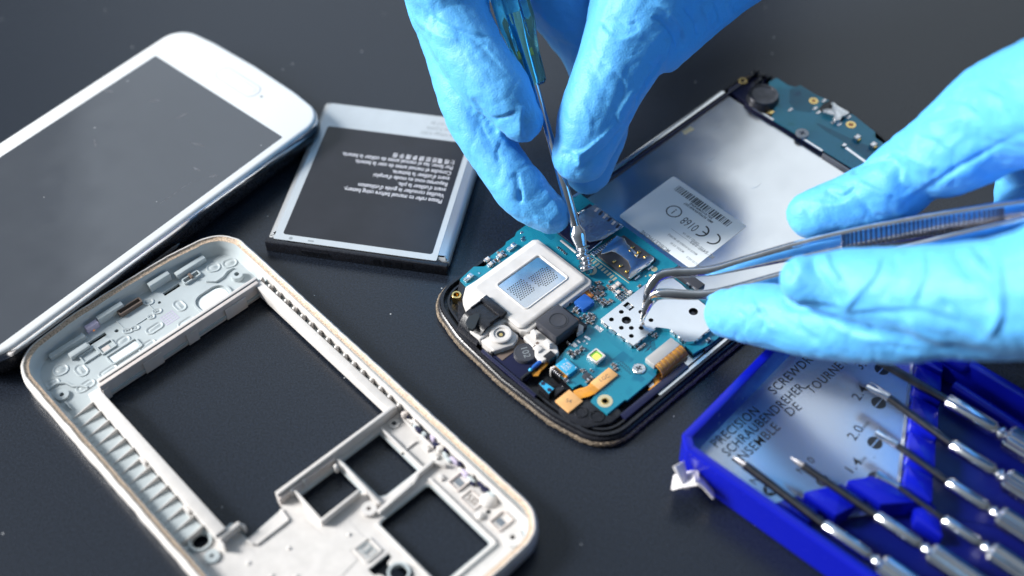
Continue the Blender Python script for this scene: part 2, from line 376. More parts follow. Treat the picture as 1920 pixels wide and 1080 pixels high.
lines = ['Please refer to manual before using battery.', "Veuillez consulter le guide d'utilisation", "avant d'utiliser la pile.", "Reportez-vous au mode d'emploi",
         "avant d'utiliser la batterie.", 'Consulte el manual antes de usar la batería.', 'Por favor, lea el manual antes de utilizar la batería.', '使用 電池 前 請 參 閱 手 冊']
for i, s in enumerate(lines):
    z = 5.05; yy = 4.3 - (len(lines) - 1 - i) * -1.0
    text(s, 2.0 if i < 7 else 1.9, 'ink_white', F.e, (17.2, -0.9 + i * 2.05, z), math.pi, bold=.02, align='LEFT', sx=.74, name='lettering')
for i, s in enumerate(['S/N AA1D 417 BS', '3.8V Li-ion 7.22Wh', 'Charge voltage 4.35V']):
    text(s, 1.7, 'ink_grey', F.e, (17.5, 28.3 - i * 2.1 + 0 - 1, 5.02), math.pi, align='LEFT', sx=.8)
MB().prism(circ(-17.3, -19.85 - .1, .5, 10), 5.0, 5.02).build('contact_mark', 'ink_grey', F.e, 0)
MB().box(-12.8, -20.2, -11.3, -19.7, 5.0, 5.02).build('contact_mark', 'ink_grey', F.e, 0)
# ================================================================== opened phone with circuit board
q1 = crop(820, 400, 6); q2 = crop(820, 520, 6); q3 = crop(980, 640, 5.4); q4 = crop(1030, 500, 7.2); q5 = crop(1060, 380, 7.2)
q6 = crop(1180, 560, 6); qf = crop(1380, 130, 5.4)
F = Frame('opened_phone', 'black phone chassis opened to show its teal circuit board and bare metal plate', 'phone', (1100, 640), 4, 41.5)
E = F.e; V0 = 6.6; HB = 30.6
ol = rpoly([(-17.5, V0 - HB), (101, V0 - HB), (106.5, V0 - 12), (107.2, V0), (106.5, V0 + 12), (101, V0 + HB), (-17.5, V0 + HB), (-21.0, V0 + 16), (-21.8, V0), (-21.0, V0 - 16)],
           [10.5, 9, 20, 0, 20, 9, 10.5, 30, 0, 30], 9)
MB().loft(ol, [(1.4, 0), (.5, .3), (.3, 1.0)]).build('front_glass', 'black_plastic', E)
# gritty worn glue edge, subdivided and roughened
oc = ccw(ol); rim = []
for i in range(len(oc)):
    a, b = Vector(oc[i]), Vector(oc[(i + 1) % len(oc)]); k = max(1, int((b - a).length / .35))
    rim += [tuple(a.lerp(b, j / k)) for j in range(k)]
r = MB(); vs = []; fs = []; n = len(rim); prof = [(0.3, .5), (-.02, .6), (-.1, 1.0), (.0, 1.45), (.3, 1.7), (.75, 1.6)]
offs = [inset(rim, 0.0)]
nrm = [(Vector(q) - Vector(p)) for p, q in zip(rim, inset(rim, 1.0))]
for d, z in prof:
    for i, (x, y) in enumerate(rim):
        g = noise.noise(Vector((x * 1.3, y * 1.3, z * 2))) * .22 + noise.noise(Vector((x * 3.1, y * 3.1, z * 2))) * .14
        vs.append((x + nrm[i].x * (d + g), y + nrm[i].y * (d + g), z + g * .7))
for j in range(len(prof) - 1): fs += [(j * n + i, j * n + (i + 1) % n, (j + 1) * n + (i + 1) % n, (j + 1) * n + i) for i in range(n)]
r.add(vs, fs); r.build('gritty_edge', 'dirt_rim', E, 70, label='sandy dirt stuck along the worn outer edge')
ins = inset(oc, 1.1)
m = MB(); m.loft(oc, [(.45, 1.0), (.45, 1.75), (.7, 2.5), (1.0, 2.7), (1.35, 2.6), (1.5, 2.1)])
ch = m.build('chassis', 'black_plastic', E)
MB().ring(inset(oc, 1.2), .7, 3.5, 1.9).build('wall', 'black_plastic', ch)
MB().ring(inset(oc, 2.9), .45, 3.1, 2.0).build('inner_wall', 'black_plastic', ch)
# side rails
for v in (V0 - HB + 3.1, V0 + HB - 3.7):
    MB().box(18, v, 96, v + .55, 2, 3.9, 0, .12).build('side_rail', 'navy_plastic', ch)
MB().box(-9, -21.2, 12, -19.4, 2, 3.6, 0, .2).build('side_bar', 'navy_plastic', ch)
MB().box(-3, -22.5, 6, -22.2, 2, 3.0).build('purple_strip', 'chip_blue', ch, label='thin violet edge strip')
# bottom left corner plastics
cp = MB().prism([(-17, 26), (-11, 33), (-8, 35.5), (-6, 35.5), (-8, 30), (-12.5, 27), (-15.5, 23)], 2.0, 3.3, 0, .2)
cp.build('corner_block', 'black_plastic', ch)
cp = MB().prism(rpoly([(-18.4, -9), (-18.6, -14), (-16.5, -17), (-12, -19.6), (-8, -19.8), (-8, -12), (-12, -7.5)], 1.5), 2.0, 3.5, 0, .3)
cp.build('corner_block', 'black_plastic', ch)
for c, rr in ((q3(590, 720), 1.45), (q3(750, 760), 1.6)):
    x, y = F.l(*c, 3.5); MB().ring(circ(x, y, rr, 22), .18, 3.75, 3.4).build('moulded_ring', 'black_plastic', ch)
x, y = F.l(*q3(690, 700), 3.6); MB().box(x - .3, y - .9, x + .3, y + .9, 3.45, 3.65).build('rib', 'black_plastic', ch)
# brass screw inserts
def insert(c, z0, z1, r0, r1, parent, name='brass_insert', mtl='gold'):
    x, y = F.l(*c, z1)
    mb = MB(); p = [(r0, z0), (r0, z1), (r0 * .96, z1 + .05), (r1, z1 + .05), (r1, z0 + .3), (.01, z0 + .3)]
    mb.lathe(p, (x, y, 0), n=22); return mb.build(name, mtl, parent)
insert(q2(215, 195), 2.2, 4.4, 1.15, .72, E)
# metal plate
pl = MB().prism(rpoly([(1.5, -22.0), (88.4, -22.0), (88.4, 34.2), (30, 34.2), (30, 20), (12, 18), (1.5, -10)], .5), 2.1, 3.0, 0)
pl.build('back_plate', 'foil', E, 0)
MB().box(30, 34.3, 88, 35.6, 2.1, 4.2, 0, .35).build('plate_flange', 'foil', E)
MB().box(88.5, -20, 89.3, 28, 2.1, 4.0, 0, .15).build('end_rail', 'navy_plastic', ch)
for a, b in ((18, 25), (1.5, 8.5)): MB().box(88.4, a, 89.0, b, 3.9, 4.25).build('clip', 'foil', E)
MB().box(88.1, -14, 88.9, 1, 3.0, 3.9).build('rail', 'cream_plastic', ch)
x, y = F.l(1290, 245, 3); MB().prism(rpoly([(x - 1.8, y - .5), (x + 1.8, y - .9), (x + 1.6, y + .7), (x - 1.4, y + .9)], .4), 3.0, 3.06).build('glue_patch', 'pad_gold', E)
for px in ((1345, 240), (1190 + 145, 300), (1420, 350)):
    x, y = F.l(*px, 3.02); MB().sweep([(x - 1.8, y + .6, 3.0), (x, y, 3.03), (x + 2, y + .2, 3.0)], [.02, .05, .02], n=4).build('scratch', 'solder', E)

# ---- main circuit board
out = [(-8.7, 34.6), (-3.6, 35.3), (-1.7, 33.5), (0.2, 33.6), (1.7, 35.0), (6.6, 35.1), (7.6, 35.7), (10.4, 35.6), (11.7, 36.4), (16.6, 36.4), (24, 36.4), (32.4, 34.5), (32.4, 1.0),
       (30.7, 1.0), (30.2, -10), (30.2, -20.6), (24.1, -20.6), (20, -20.6), (17.1, -20.0), (15.0, -19.7), (15.3, -17.0), (5.6, -17.0), (4.3, -17.9), (1.7, -18.1), (-5.3, -18.2), (-5.7, -17.7), (-11.3, -17.7), (-11.3, -12.6), (-9.6, -12.2),
       (-9.0, -10.8), (-9.7, -7.8), (-11.7, -7.3), (-11.3, -3), (-10.1, 0.0), (-9.0, 0.9), (-5.2, 1.6), (-1, 2.2), (1.6, 3), (1.6, 11.5), (-1, 14), (-9, 28), (-9, 32)]
bd = MB().prism(out, 3.4, 4.2).build('circuit_board', 'pcb', E, 0)
T = 4.2
def bx(name, x0, y0, x1, y1, h, mtl, b=.08, r=0, parent=bd, z=T, lab=None, smooth=35):
    p = rect(x0, y0, x1, y1)
    if r: p = rpoly(p, r, 4)
    return MB().prism(p, z, z + h, 0, b).build(name, mtl, parent, smooth, label=lab)
def disc(name, c, r, h, mtl, z=T, parent=bd, n=22, b=.04):
    x, y = F.l(*c, z + h) if isinstance(c, tuple) and c[0] > 200 else c
    return MB().prism(circ(x, y, r, n), z, z + h, 0, b).build(name, mtl, parent, 50)
def solid_ring(name, c, ro, ri, h, mtl, z=T, parent=bd):
    x, y = F.l(*c, z + h)
    return MB().prism(circ(x, y, ro, 26), z, z + h, 0, 0, [circ(x, y, ri, 18)]).build(name, mtl, parent, 40)

# speaker module
sp = MB()
base = rpoly([(-13.2, 28.5), (-10.2, 30.8), (-7.2, 30.6), (11.8, 30.6), (12.9, 29.6), (12.9, 11.3), (11.9, 10.4), (-9.0, 10.4), (-10.0, 11.8), (-10.6, 16.4), (-18.4, 16.4), (-18.4, 20), (-15.8, 24), (-14.6, 25.6)], .6, 3)
sp.loft(base, [(0, 3.6), (0, 5.6), (.12, 5.85), (.4, 6.0)])
SP = sp.build('speaker_module', 'white_plastic', E)
mid = rpoly(rect(-10.0, 11.6, 12.1, 29.3), 1.4, 5)
win = rpoly(rect(-5.0, 15.2, 8.7, 25.3), .7, 4)
MB().loft(mid, [(0, 6.0), (.05, 6.5), (.35, 6.75), (.9, 6.8)], closed=False).prism(inset(ccw(mid), .9), 6.79, 6.8, 0, 0, [inset(ccw(win), -.5)]).build('raised_lid', 'white_plastic', SP)
MB().loft(inset(ccw(win), -.5), [(0, 6.8), (.25, 7.05), (.5, 6.95), (.55, 6.6)], closed=False).build('window_bead', 'white_plastic', SP)
MB().prism(win, 6.5, 6.62).build('mirror_plate', 'foil', SP, 0)
hl = MB()
for g, (u0, v0, cols, rows) in enumerate(((-3.9, 18.2, 9, 8), (2.2, 17.2, 9, 9))):
    for i in range(cols):
        for j in range(rows):
            u = u0 + j * .62 + (i % 2) * .31 - .0; v = v0 + i * .56
            if g == 1 and (i + j < 2 or i + j > 15): continue
            hl.prism(circ(u, v, .19, 7), 6.60, 6.64)
tag(hl.build('speaker_holes', 'ink', SP, 0), kind='stuff')
# screw tab on the module
c = q2(715, 640); x, y = F.l(*c, 6)
MB().loft(circ(x, y, 2.7, 24), [(0, 5.9), (.05, 6.25), (.3, 6.4)], closed=False).prism(circ(x, y, 2.42, 24), 6.39, 6.4, 0, 0, [circ(x, y, 1.75, 24)]).build('screw_boss', 'white_plastic', SP)
MB().loft(circ(x, y, 1.75, 24), [(0, 6.4), (.1, 6.05)], closed=False).prism(circ(x, y, 1.66, 24), 6.03, 6.05, 0, 0, [circ(x, y, 1.0, 20)]).build('boss_floor', 'white_plastic', SP)
MB().prism(circ(x, y, .95, 18), 5.9, 6.07).build('hole', 'ink', SP, 0)
MB().prism(circ(x - .1, y - .15, .45, 12), 6.0, 6.09).build('brass_screw', 'gold', SP)
MB().loft(rpoly([(-18.2, 16.6), (-11.0, 16.6), (-11.0, 11.4), (-13.6, 10.4), (-18.2, 12.2)], .5), [(0, 3.0), (0, 5.3), (.3, 5.5)]).build('screw_tab', 'white_plastic', SP)
# black cable bridge over the module
path = []
bb = MB()
secs = []
for k in range(15):
    t = k / 14; u = -9.3 - 9.9 * t; z = 6.9 + .5 * math.sin(min(1, t * 1.6) * math.pi * .5) - max(0, t - .62) ** 2 * 26
    path.append((u, z))
v0, v1 = 17.3, 24.2
vs = []; fs = []
for (u, z) in path:
    sh = (path[0][0] - u) * 0.02
    vs += [(u, v0 - sh, z), (u, v1 - sh, z), (u, v0 - sh, z - .7), (u, v1 - sh, z - .7)]
for k in range(14):
    o = 4 * k; p = o + 4
    fs += [(o, o + 1, p + 1, p), (o + 2, p + 2, p + 3, o + 3), (o, p, p + 2, o + 2), (o + 1, o + 3, p + 3, p + 1)]
fs += [(0, 2, 3, 1), (56, 57, 59, 58)]
BB = bb.add(vs, fs).build('cable_bridge', 'black_plastic', E, 40)
MB().box(-11.3, v0 - .1, -9.2, v1 + .1, 6.2, 7.9, 0, .3).build('bridge_ridge', 'black_plastic', BB)
for v in (v0 + .1, v1 - .5): MB().box(-14.5, v, -11.3, v + .4, 7.3, 7.75, 0, .1).build('bridge_lip', 'black_plastic', BB)
wd = MB(); hs = [F.l(*q2(a, b), 7.0) for a, b in ((320, 520), (350, 460), (420, 430), (470, 425), (475, 470), (430, 580), (400, 610), (345, 590))]
MB().loft(hs, [(0, 6.9), (0.05, 7.72)]).build('opening', 'ink', BB)
for k in range(14):
    v = v0 + .6 + k * .42
    MB().box(-18.9, v - .05, -15.6, v + .05, 4.9, 5.0).build('fibre', 'dark_steel', BB)
# vibration motor / earpiece tray
MB().prism(rpoly(rect(-18.6, 2.0, -10.0, 12.9), .4), 2.2, 3.9, 0, .15).build('motor_tray', 'navy_plastic', E)
mx_, my_ = F.l(*q2(990, 840), 5.0)
mo = MB().lathe([(2.75, 3.8), (2.75, 4.7), (2.6, 4.95), (2.3, 5.0), (2.25, 4.95), (.01, 4.97)], (mx_, my_, 0), n=36).build('vibration_motor', 'chip_black', E)
text('102', 2.3, 'ink_grey', mo, (mx_, my_, 5.0), math.radians(-115), bold=-.01)
MB().box(-17.9, 9.6, -10.4, 12.0, 3.9, 4.02).build('grey_sticker', 'chip_brown', mo)
for dv in (12.5, 2.4): MB().box(-18.6, dv - .3, -9.6, dv + .3, 3.0, 4.9, 0, .1).build('tray_wall', 'black_plastic', E)
MB().box(-19.6, -3, -18.9, 15, 2.2, 4.3, 0, .15).build('tray_wall', 'navy_plastic', E)
# small speaker contact wires
a = F.l(*q2(1190, 920), 5); b = F.l(*q2(1050, 1035), 5)
tb = MB().sweep([(a[0], a[1], 4.6), (a[0] * .7 + b[0] * .3, a[1] * .7 + b[1] * .3, 4.8), (a[0] * .3 + b[0] * .7, a[1] * .3 + b[1] * .7, 4.8), (b[0], b[1], 4.6)], [.3, .55, .55, .3], n=12)
wr = tb.build('blue_wire', 'chip_blue', E, 60)
for p in (a, b): MB().lathe([(.01, -.5), (.4, -.3), (.55, 0), (.4, .35), (.01, .5)], (p[0], p[1], 4.7), n=12).build('bead', 'cyan_label', E, 60, label='pale green solder bead')
pts = [F.l(*q3(*p), 4.2) for p in ((85, 325), (110, 350), (160, 350), (185, 300), (225, 265), (270, 215), (255, 190), (225, 225), (185, 255), (150, 300), (105, 305))]
MB().prism(rpoly(pts, .25), 3.9, 4.25, 0, .08).build('flex_strip', 'flex_orange', E)
pts = [F.l(*q3(*p), 4.5) for p in ((270, 285), (310, 265), (400, 345), (370, 385), (330, 340))]
for k in range(6):
    a = F.l(*q3(285 + k * 17, 290 + k * 15), 4.6); b = F.l(*q3(325 + k * 17, 258 + k * 15), 5.2); c = F.l(*q3(335 + k * 12, 330 + k * 8), 3.2)
    MB().sweep([(b[0], b[1], 5.3), (a[0] + .1, a[1], 5.2), (a[0] - .3, a[1] - .25, 4.3), (a[0] - .4, a[1] - .5, 3)], [(.24, .1)] * 4, n=6).build('ribbon_lead', 'dark_steel' if k else 'white_plastic', E, 60)
pts = [F.l(*q3(*p), 4.3) for p in ((160, 430), (200, 395), (325, 480), (265, 540))]
lb = MB().prism(pts, 2.4, 4.3, 0, .1).build('light_sensor', 'black_plastic', E)
MB().prism(inset(ccw(pts), .15), 4.3, 4.42).build('sensor_window', 'cyan_label', lb)
for c in ((205, 425), (270, 490)):
    x, y = F.l(*q3(*c), 4.5); MB().prism(circ(x, y, .5, 16), 4.42, 4.5).build('sensor_eye', 'navy_plastic', lb)
pts = [F.l(*q3(*p), 3.6) for p in ((330, 480), (410, 450), (430, 480), (330, 560))]
MB().prism(pts, 2.2, 3.8, 0, .1).build('sensor_holder', 'black_plastic', E)

# camera
holder = [F.l(*q4(*p), 5.5) for p in ((175, 515), (470, 800), (400, 850), (360, 700))]
MB().prism(rpoly([(-7.6, 10.6), (2.8, 10.6), (2.8, 2.6), (1.4, 2.2), (-7.6, 9)], .4), 3.6, 5.2, 0, .2).build('camera_holder', 'black_plastic', E)
CM = MB().prism(rpoly(rect(-6.3, 3.7, 1.1, 10.6), .25, 3), 4.2, 7.6, 0, .18).build('camera_module', 'chip_black', E)
cx, cy = F.l(*q4(122, 725), 7.6)
MB().lathe([(2.3, 7.58), (2.3, 7.7), (2.1, 7.7), (2.09, 7.59), (1.86, 7.59), (1.82, 7.69), (1.2, 7.62), (.75, 7.60), (.62, 7.3), (.01, 7.3)], (cx, cy, 0), n=40).build('lens_ring', 'chip_black', CM, 30)
MB().prism(circ(cx, cy, 2.1, 36), 7.58, 7.605, 0, 0, [circ(cx, cy, 1.86, 36)]).build('lens_groove', 'ink', CM, 0)
MB().lathe([(.55, 7.31), (.45, 7.42), (.2, 7.5), (.01, 7.51)], (cx, cy, 0), n=20).build('lens', 'display', CM, 60)
MB().box(.4, 4.4, 1.8, 5.6, 4.3, 6.6, 0, .1).build('copper_flex', 'copper', CM)
# white cradle beside the camera
cr = MB().loft(rpoly([(-10.4, 10.6), (-6.4, 10.6), (-6.4, 3.4), (-7.6, 1.4), (-12.4, 2.2), (-12.2, 4.6), (-10.8, 6.2)], .5), [(0, 3.4), (0, 5.0), (.25, 5.25)]).build('camera_cradle', 'white_plastic', E)
for p in ((-8.3, 8.8), (-8.0, 4.6)): MB().box(p[0] - .5, p[1] - .9, p[0] + .5, p[1] + .9, 5, 6.9, 0, .3).build('cradle_clip', 'white_plastic', cr)
MB().box(-11.2, 4.6, -9.6, 6.4, 5.2, 5.8, 0, .2).build('cradle_step', 'white_plastic', cr)
for p in ((-10.4, 6.6), (-9.3, 6.9)): MB().box(p[0] - .35, p[1] - .3, p[0] + .35, p[1] + .3, 5.2, 5.32).build('dark_slot', 'chip_brown', cr)
MB().box(-11.0, 1.2, -8.6, 3.2, 3.4, 5.6, 0, .3).build('rubber_block', 'black_plastic', E)
# white lip right of camera
MB().prism(rpoly([F.l(*q4(*p), 5.6) for p in ((395, 760), (465, 800), (455, 850), (360, 905), (380, 870))], .2), 4.2, 5.6, 0, .15).build('camera_clip', 'white_plastic', E)

# chips
bx('blue_chip', 5.3, 6.3, 9.1, 9.8, 1.35, 'chip_blue', .25, .4)
MB().box(8.6, 8.2, 10.8, 12.4, 4.25, 4.7, 0, .1).build('copper_ribbon', 'copper', bd)
for k in range(3): MB().box(8.6 + k * .6, 8.6, 8.9 + k * .6, 12.2, 4.68, 4.78).build('ribbon_trace', 'flex_orange', bd)
# big metal shield with round holes
sh = [(6.0, 1.6), (27.6, 1.6), (27.6, -4.4), (27.0, -8), (26.8, -14.2), (26.8, -14.5), (23.0, -18.0), (17.0, -18.1), (15.4, -16.6), (15.6, -11.6), (13.8, -9.1), (6.0, -9.1)]
holes_px = [((838, 713), .58), ((972, 610), .58), ((1040, 722), 1.12), ((972, 825), .58), ((1107, 827), .58), ((1240, 828), .58), ((1107, 935), .58), ((1235, 610), .58), ((1372, 722), .58)]
hol = [(F.l(*q4(*c), 5.5), r) for c, r in holes_px] + [(F.l(*q6(720, 145), 5.5), 1.1)]
sq = [F.l(*q4(*p), 5.5) for p in ((990, 525), (1060, 470), (1150, 550), (1085, 597))]
uu = [p[0] for p in sq]; vv = [p[1] for p in sq]; sqr = rect((uu[0] + uu[3]) / 2, (vv[2] + vv[3]) / 2, (uu[1] + uu[2]) / 2, (vv[0] + vv[1]) / 2)
S = MB().prism(sh, 5.35, 5.5, 0, 0, [circ(p[0], p[1], r, 22) for p, r in hol] + [sqr])
S = S.build('metal_shield', 'shield', bd, 30)
MB().ring(inset(ccw(sh), .12), .15, 5.38, 4.2).build('shield_wall', 'shield', S)
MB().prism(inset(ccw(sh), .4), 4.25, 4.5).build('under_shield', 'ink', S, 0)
for (x, y), r in hol[2:3] + hol[-1:]: MB().box(x - .6, y - .5, x + .3, y + .4, 4.5, 4.9).build('chip', 'chip_black', S)
x, y = (sqr[0][0] + sqr[1][0]) / 2, (sqr[0][1] + sqr[2][1]) / 2
MB().box(x - .75, y - .5, x + .75, y + .5, 4.5, 5.2).build('component', 'solder', S)
# clips round the shield's edge
def edgeclips(a, b, k, w):
    a, b = Vector(a), Vector(b); d = (b - a).normalized(); nn = Vector((d.y, -d.x))
    for i in range(k):
        p = a.lerp(b, (i + .5) / k) + nn * .12; q = MB(); L = w
        q.box(-L, -.08, L, .1, 4.2, 5.25, 0, .04); q.box(-L * .15, -.1, L * .15, .16, 4.9, 5.53)
        q.build('shield_clip', 'shield', S, loc=(p.x, p.y, 0), rz=math.atan2(d.y, d.x))
edgeclips((6, -9.1), (13.6, -9.1), 3, .95); edgeclips((6, 1.6), (6, -9.1), 4, 1.0); edgeclips((15.6, -11.6), (15.4, -16.4), 2, .8)
edgeclips((17.2, -18.1), (22.6, -18.1), 2, .9); edgeclips((23.2, -17.8), (26.5, -14.8), 2, .8)
# SIM reader
SI = MB().prism(rpoly(rect(20.2, 5.6, 29.6, 16.6), .3), T, 5.0, 0, .1).build('sim_reader', 'chip_black', bd)
simc = [F.l(*q5(*p), 5.4) for p in ((690, 440), (800, 480), (830, 545), (990, 700), (960, 740), (1040, 745), (1110, 715), (1160, 710), (1200, 740), (1190, 780), (880, 1020), (855, 1000), (860, 930), (885, 880), (850, 790), (760, 720), (680, 670), (620, 655), (530, 685), (480, 690), (500, 640))]
MB().prism(rpoly(simc, .25, 3), 5.0, 5.35, 0, .08).build('sim_cover', 'foil', SI)
for c in ((660, 790), (745, 850), (830, 925), (905, 600), (990, 665), (1075, 725), (875, 640), (960, 700)):
    x, y = F.l(*q5(*c), 5.3); o = MB().box(-.55, -.3, .55, .3, 0, .3, 0, .1); o.box(-.3, -.22, .2, .22, .28, .5)
    o.build('sim_contact', 'gold', SI, loc=(x, y, 5.0), rz=.0)
for c in ((1120, 825), (985, 925)):
    x, y = F.l(*q5(*c), 5.3); MB().box(-.75, -.25, .75, .25, 4.2, 5.4, 0, .08).build('sim_clip', 'foil', SI, loc=(x, y, 0))
for c in ((1150, 880), (970, 1010)):
    x, y = F.l(*q5(*c), 4.5); MB().box(-.9, -.2, .9, .2, 4.2, 4.5).build('sim_clip', 'solder', SI, loc=(x, y, 0))
# memory card slot: clear-ish cover sheet lifted at one side
sdp = [F.l(*q5(*p), 5.9) for p in ((400, 25), (790, 320), (520, 490), (330, 530), (230, 470), (130, 240), (240, 110))]
SD = MB().prism(sdp, 5.7, 5.95, 0, .05).build('card_slot_cover', 'mylar', bd)
MB().prism([(18.6, 19.2), (31.2, 19.2), (31.2, 30), (18.6, 30)], T, 5.0, 0, .1).build('card_slot', 'navy_plastic', SD)
for k in range(6):
    x, y = F.l(*q5(420 + k * 58, 95 + k * 44), 5.98); MB().box(-.7, -.32, .7, .32, 5.94, 6.0).build('window_slot', 'chip_black' if k % 2 else 'cream_plastic', SD, loc=(x, y, 0), rz=.2)
for k in range(13):
    x, y = F.l(*q5(372 + k * 27.5, 688 - k * 19), 4.8); MB().box(-.2, -.75, .2, .75, T, 4.75, 0, .08).build('slot_pin', 'solder', SD, loc=(x, y, 0))
a = F.l(*q5(280, 680), 5.3); b = F.l(*q5(500, 520), 5.3)
MB().sweep([(*a, 5.2), (*b, 5.4)], [.15, .15], n=6).build('slot_edge', 'solder', SD)
a = F.l(*q5(-60, 500), 5.8); b = F.l(*q5(150, 672), 5.8)
MB().sweep([(*a, 5.6), (*b, 5.6)], [(.32, .12)] * 2, n=6).build('slot_bar', 'white_plastic', SD)
for k in range(6):
    x, y = F.l(*q5(140 + k * 22, 175 - k * 14), 6.0); MB().lathe([(.3, 0), (.3, .5), (.1, .7)], (x, y, 5.6), n=8).build('slot_tooth', 'copper' if k < 2 else 'solder', SD)
# gold test pads in a row
for k in range(9):
    x, y = F.l(*q5(355 + k * 39, 772 + k * 32), T + .03)
    MB().box(-.62, -.27, .62, .27, T, T + .03).build('gold_pad', 'pad_gold', bd, 0, (x, y, 0), 0)
a = F.l(*q5(400, 745), T); b = F.l(*q5(860, 1085), T)
MB().sweep([(*a, T + .01), (*b, T + .01)], [(.1, .03)] * 2, n=6).build('silver_line', 'pad_gold', bd)
solid_ring('gold_ring', q5(345, 915), 1.45, .75, .04, 'pad_gold'); x, y = F.l(*q5(345, 915), T); disc('screw_hole', (x, y), .72, .02, 'gold')
for c, r in (((1200, 895), .8), ((1148, 978), .38), ((1087, 990), .2)): disc('solder_pad', q5(*c), r, .03, 'pad_gold', n=14)
# camera LED
lx0, ly1 = F.l(*q3(650, 160), 5.6); lx1, ly0 = F.l(*q3(838, 160), 5.6)
lu0, lv0 = min(lx0, lx1), min(ly0, ly1)
c = F.l(*q3(745, 145), 5.6); hw = 1.65
LED = MB().prism(rpoly(rect(c[0] - hw, c[1] - hw, c[0] + hw, c[1] + hw), .3), T, 5.5, 0, .12, ).build('flash_led', 'solder', bd)
MB().ring(rpoly(rect(c[0] - 1.5, c[1] - 1.5, c[0] + 1.5, c[1] + 1.5), .3), .3, 5.75, 5.4).build('led_frame', 'white_plastic', LED)
MB().prism(rpoly(rect(c[0] - 1.15, c[1] - 1.15, c[0] + 1.15, c[1] + 1.15), .4), 5.5, 5.56).build('led_well', 'led_green', LED)
MB().prism(rpoly(rect(c[0] - 1.0, c[1] - 1.05, c[0] + .7, c[1] + .6), .35), 5.56, 5.6).build('led_die', 'led_yellow', LED)
# cyan labelled connector
CY_ = bx('ribbon_connector', -10.7, -4.6, -7.5, -.5, 1.0, 'cyan_label', .1, .2)
for i, s in enumerate(['SIM2', 'A F7C', 'A0D3']):
    text(s, .85, 'ink_white', CY_, (-8.3 - .8 * i, -2.5, T + 1.01), math.radians(-90), bold=.01)
for p in ((-10.4, -1.0), (-7.8, -4.2), (-10.4, -4.2), (-7.8, -1.0)): MB().prism(circ(p[0], p[1], .13, 8), T + 1.0, T + 1.01).build('dot', 'ink_white', CY_, 0)
MB().box(-11.3, -4.6, -10.6, -.5, 4.3, 5.05, 0, .1).build('orange_edge', 'flex_orange', CY_)
# tan ribbon with two pads
TP = bx('ribbon_pad', -8.1, -12.1, -2.0, -9.2, .55, 'flex_tan', .12, .2)
MB().prism(rpoly(rect(-17.1, -11.4, -12.6, -7.0), .15), 3.6, 4.1, 0, .06).build('ribbon_end', 'flex_tan', TP)
fl = [((-8.1, -10.7), 4.6), ((-9.3, -10.75), 4.55), ((-10.4, -10.3), 4.3), ((-11.4, -9.6), 4.1), ((-12.7, -9.2), 4.0)]
MB().sweep([(*p, z) for p, z in fl], [(1.35, .09)] * 5, n=8, sq=4).build('ribbon_cable', 'flex_orange', TP, 60)
for k in range(5):
    MB().sweep([(p[0], p[1] + (k - 2) * .45, z + .1) for p, z in fl], [(.05, .03)] * 5, n=4).build('ribbon_trace', 'flex_tan', TP, 60)
text('S4', 1.5, 'chip_brown', TP, (-14.9, -9.2, 4.12), math.radians(-60))
text('LGC', 1.4, 'chip_brown', TP, (-5.0, -10.6, 4.77), math.radians(-10))
# wide flex plug with silver top
FX = MB().prism(rpoly(rect(5.2, -16.5, 13.9, -13.6), .2), T, 5.7, 0, .12).build('flex_plug', 'foil_dull', bd)
arc = [(-16.5, 5.62), (-17.3, 5.6), (-18.1, 5.3), (-18.7, 4.7), (-19.0, 4.0), (-18.9, 3.4), (-18.4, 3.1)]
vs = [(5.4 + (k % 2) * 8.4 - (k % 2 * 2 - 1) * (-.05 * j), v, z - (d * .16)) for d in (0, 1) for j, (v, z) in enumerate(arc) for k in (0, 1)]
nn = 2 * len(arc); fs = []
for j in range(len(arc) - 1): o = 2 * j; fs += [(o, o + 1, o + 3, o + 2), (nn + o, nn + o + 2, nn + o + 3, nn + o + 1), (o, o + 2, nn + o + 2, nn + o), (o + 1, nn + o + 1, nn + o + 3, o + 3)]
MB().add(vs, fs).build('flex_sheet', 'flex_orange', FX, 70)
for k in range(20):
    u = 5.75 + k * .41; dr = (k - 9.5) * .05
    MB().sweep([(u + dr * j * .25, v, z + .03) for j, (v, z) in enumerate(arc)], [(.05 + .05 * (k % 3 == 0), .04)] * len(arc), up=(0, .2, 1), n=5).build('flex_strand', ['chip_brown', 'gold', 'dark_steel'][k % 3], FX, 60)
pts = [F.l(*q6(*p), 3.3) for p in ((265, 905), (295, 890), (360, 950), (245, 1060), (215, 1020), (285, 960))]
MB().prism(pts, 3.0, 3.4, 0, .08).build('orange_tab', 'flex_orange', E)
# screws and rings
def crosshead(c, z, r, parent, name='screw'):
    x, y = F.l(*c, z + .4); a0 = .35
    cr_ = [(.12, .12), (.12, .5), (-.12, .5), (-.12, .12), (-.5, .12), (-.5, -.12), (-.12, -.12), (-.12, -.5), (.12, -.5), (.12, -.12), (.5, -.12), (.5, .12)]
    cr_ = [(x + r * 1.0 * (a * math.cos(a0) - b * math.sin(a0)), y + r * 1.0 * (a * math.sin(a0) + b * math.cos(a0))) for a, b in cr_]
    o = MB().loft(circ(x, y, r, 28), [(0, z), (0, z + .28), (.2, z + .4)], closed=False).prism(inset(circ(x, y, r, 28), .2), z + .3, z + .4, 0, 0, [cr_]).build(name, 'white_plastic' if z > 4.3 else 'solder', parent)
    MB().prism(circ(x, y, r * .6, 12), z, z + .2).build('cross_slot', 'ink', o, 0)
crosshead(q6(107, 783), T, 1.5, bd)
solid_ring('gold_ring', q3(833, 603), 1.75, .9, .06, 'pad_gold')
x, y = F.l(*q3(833, 603), T + .1)
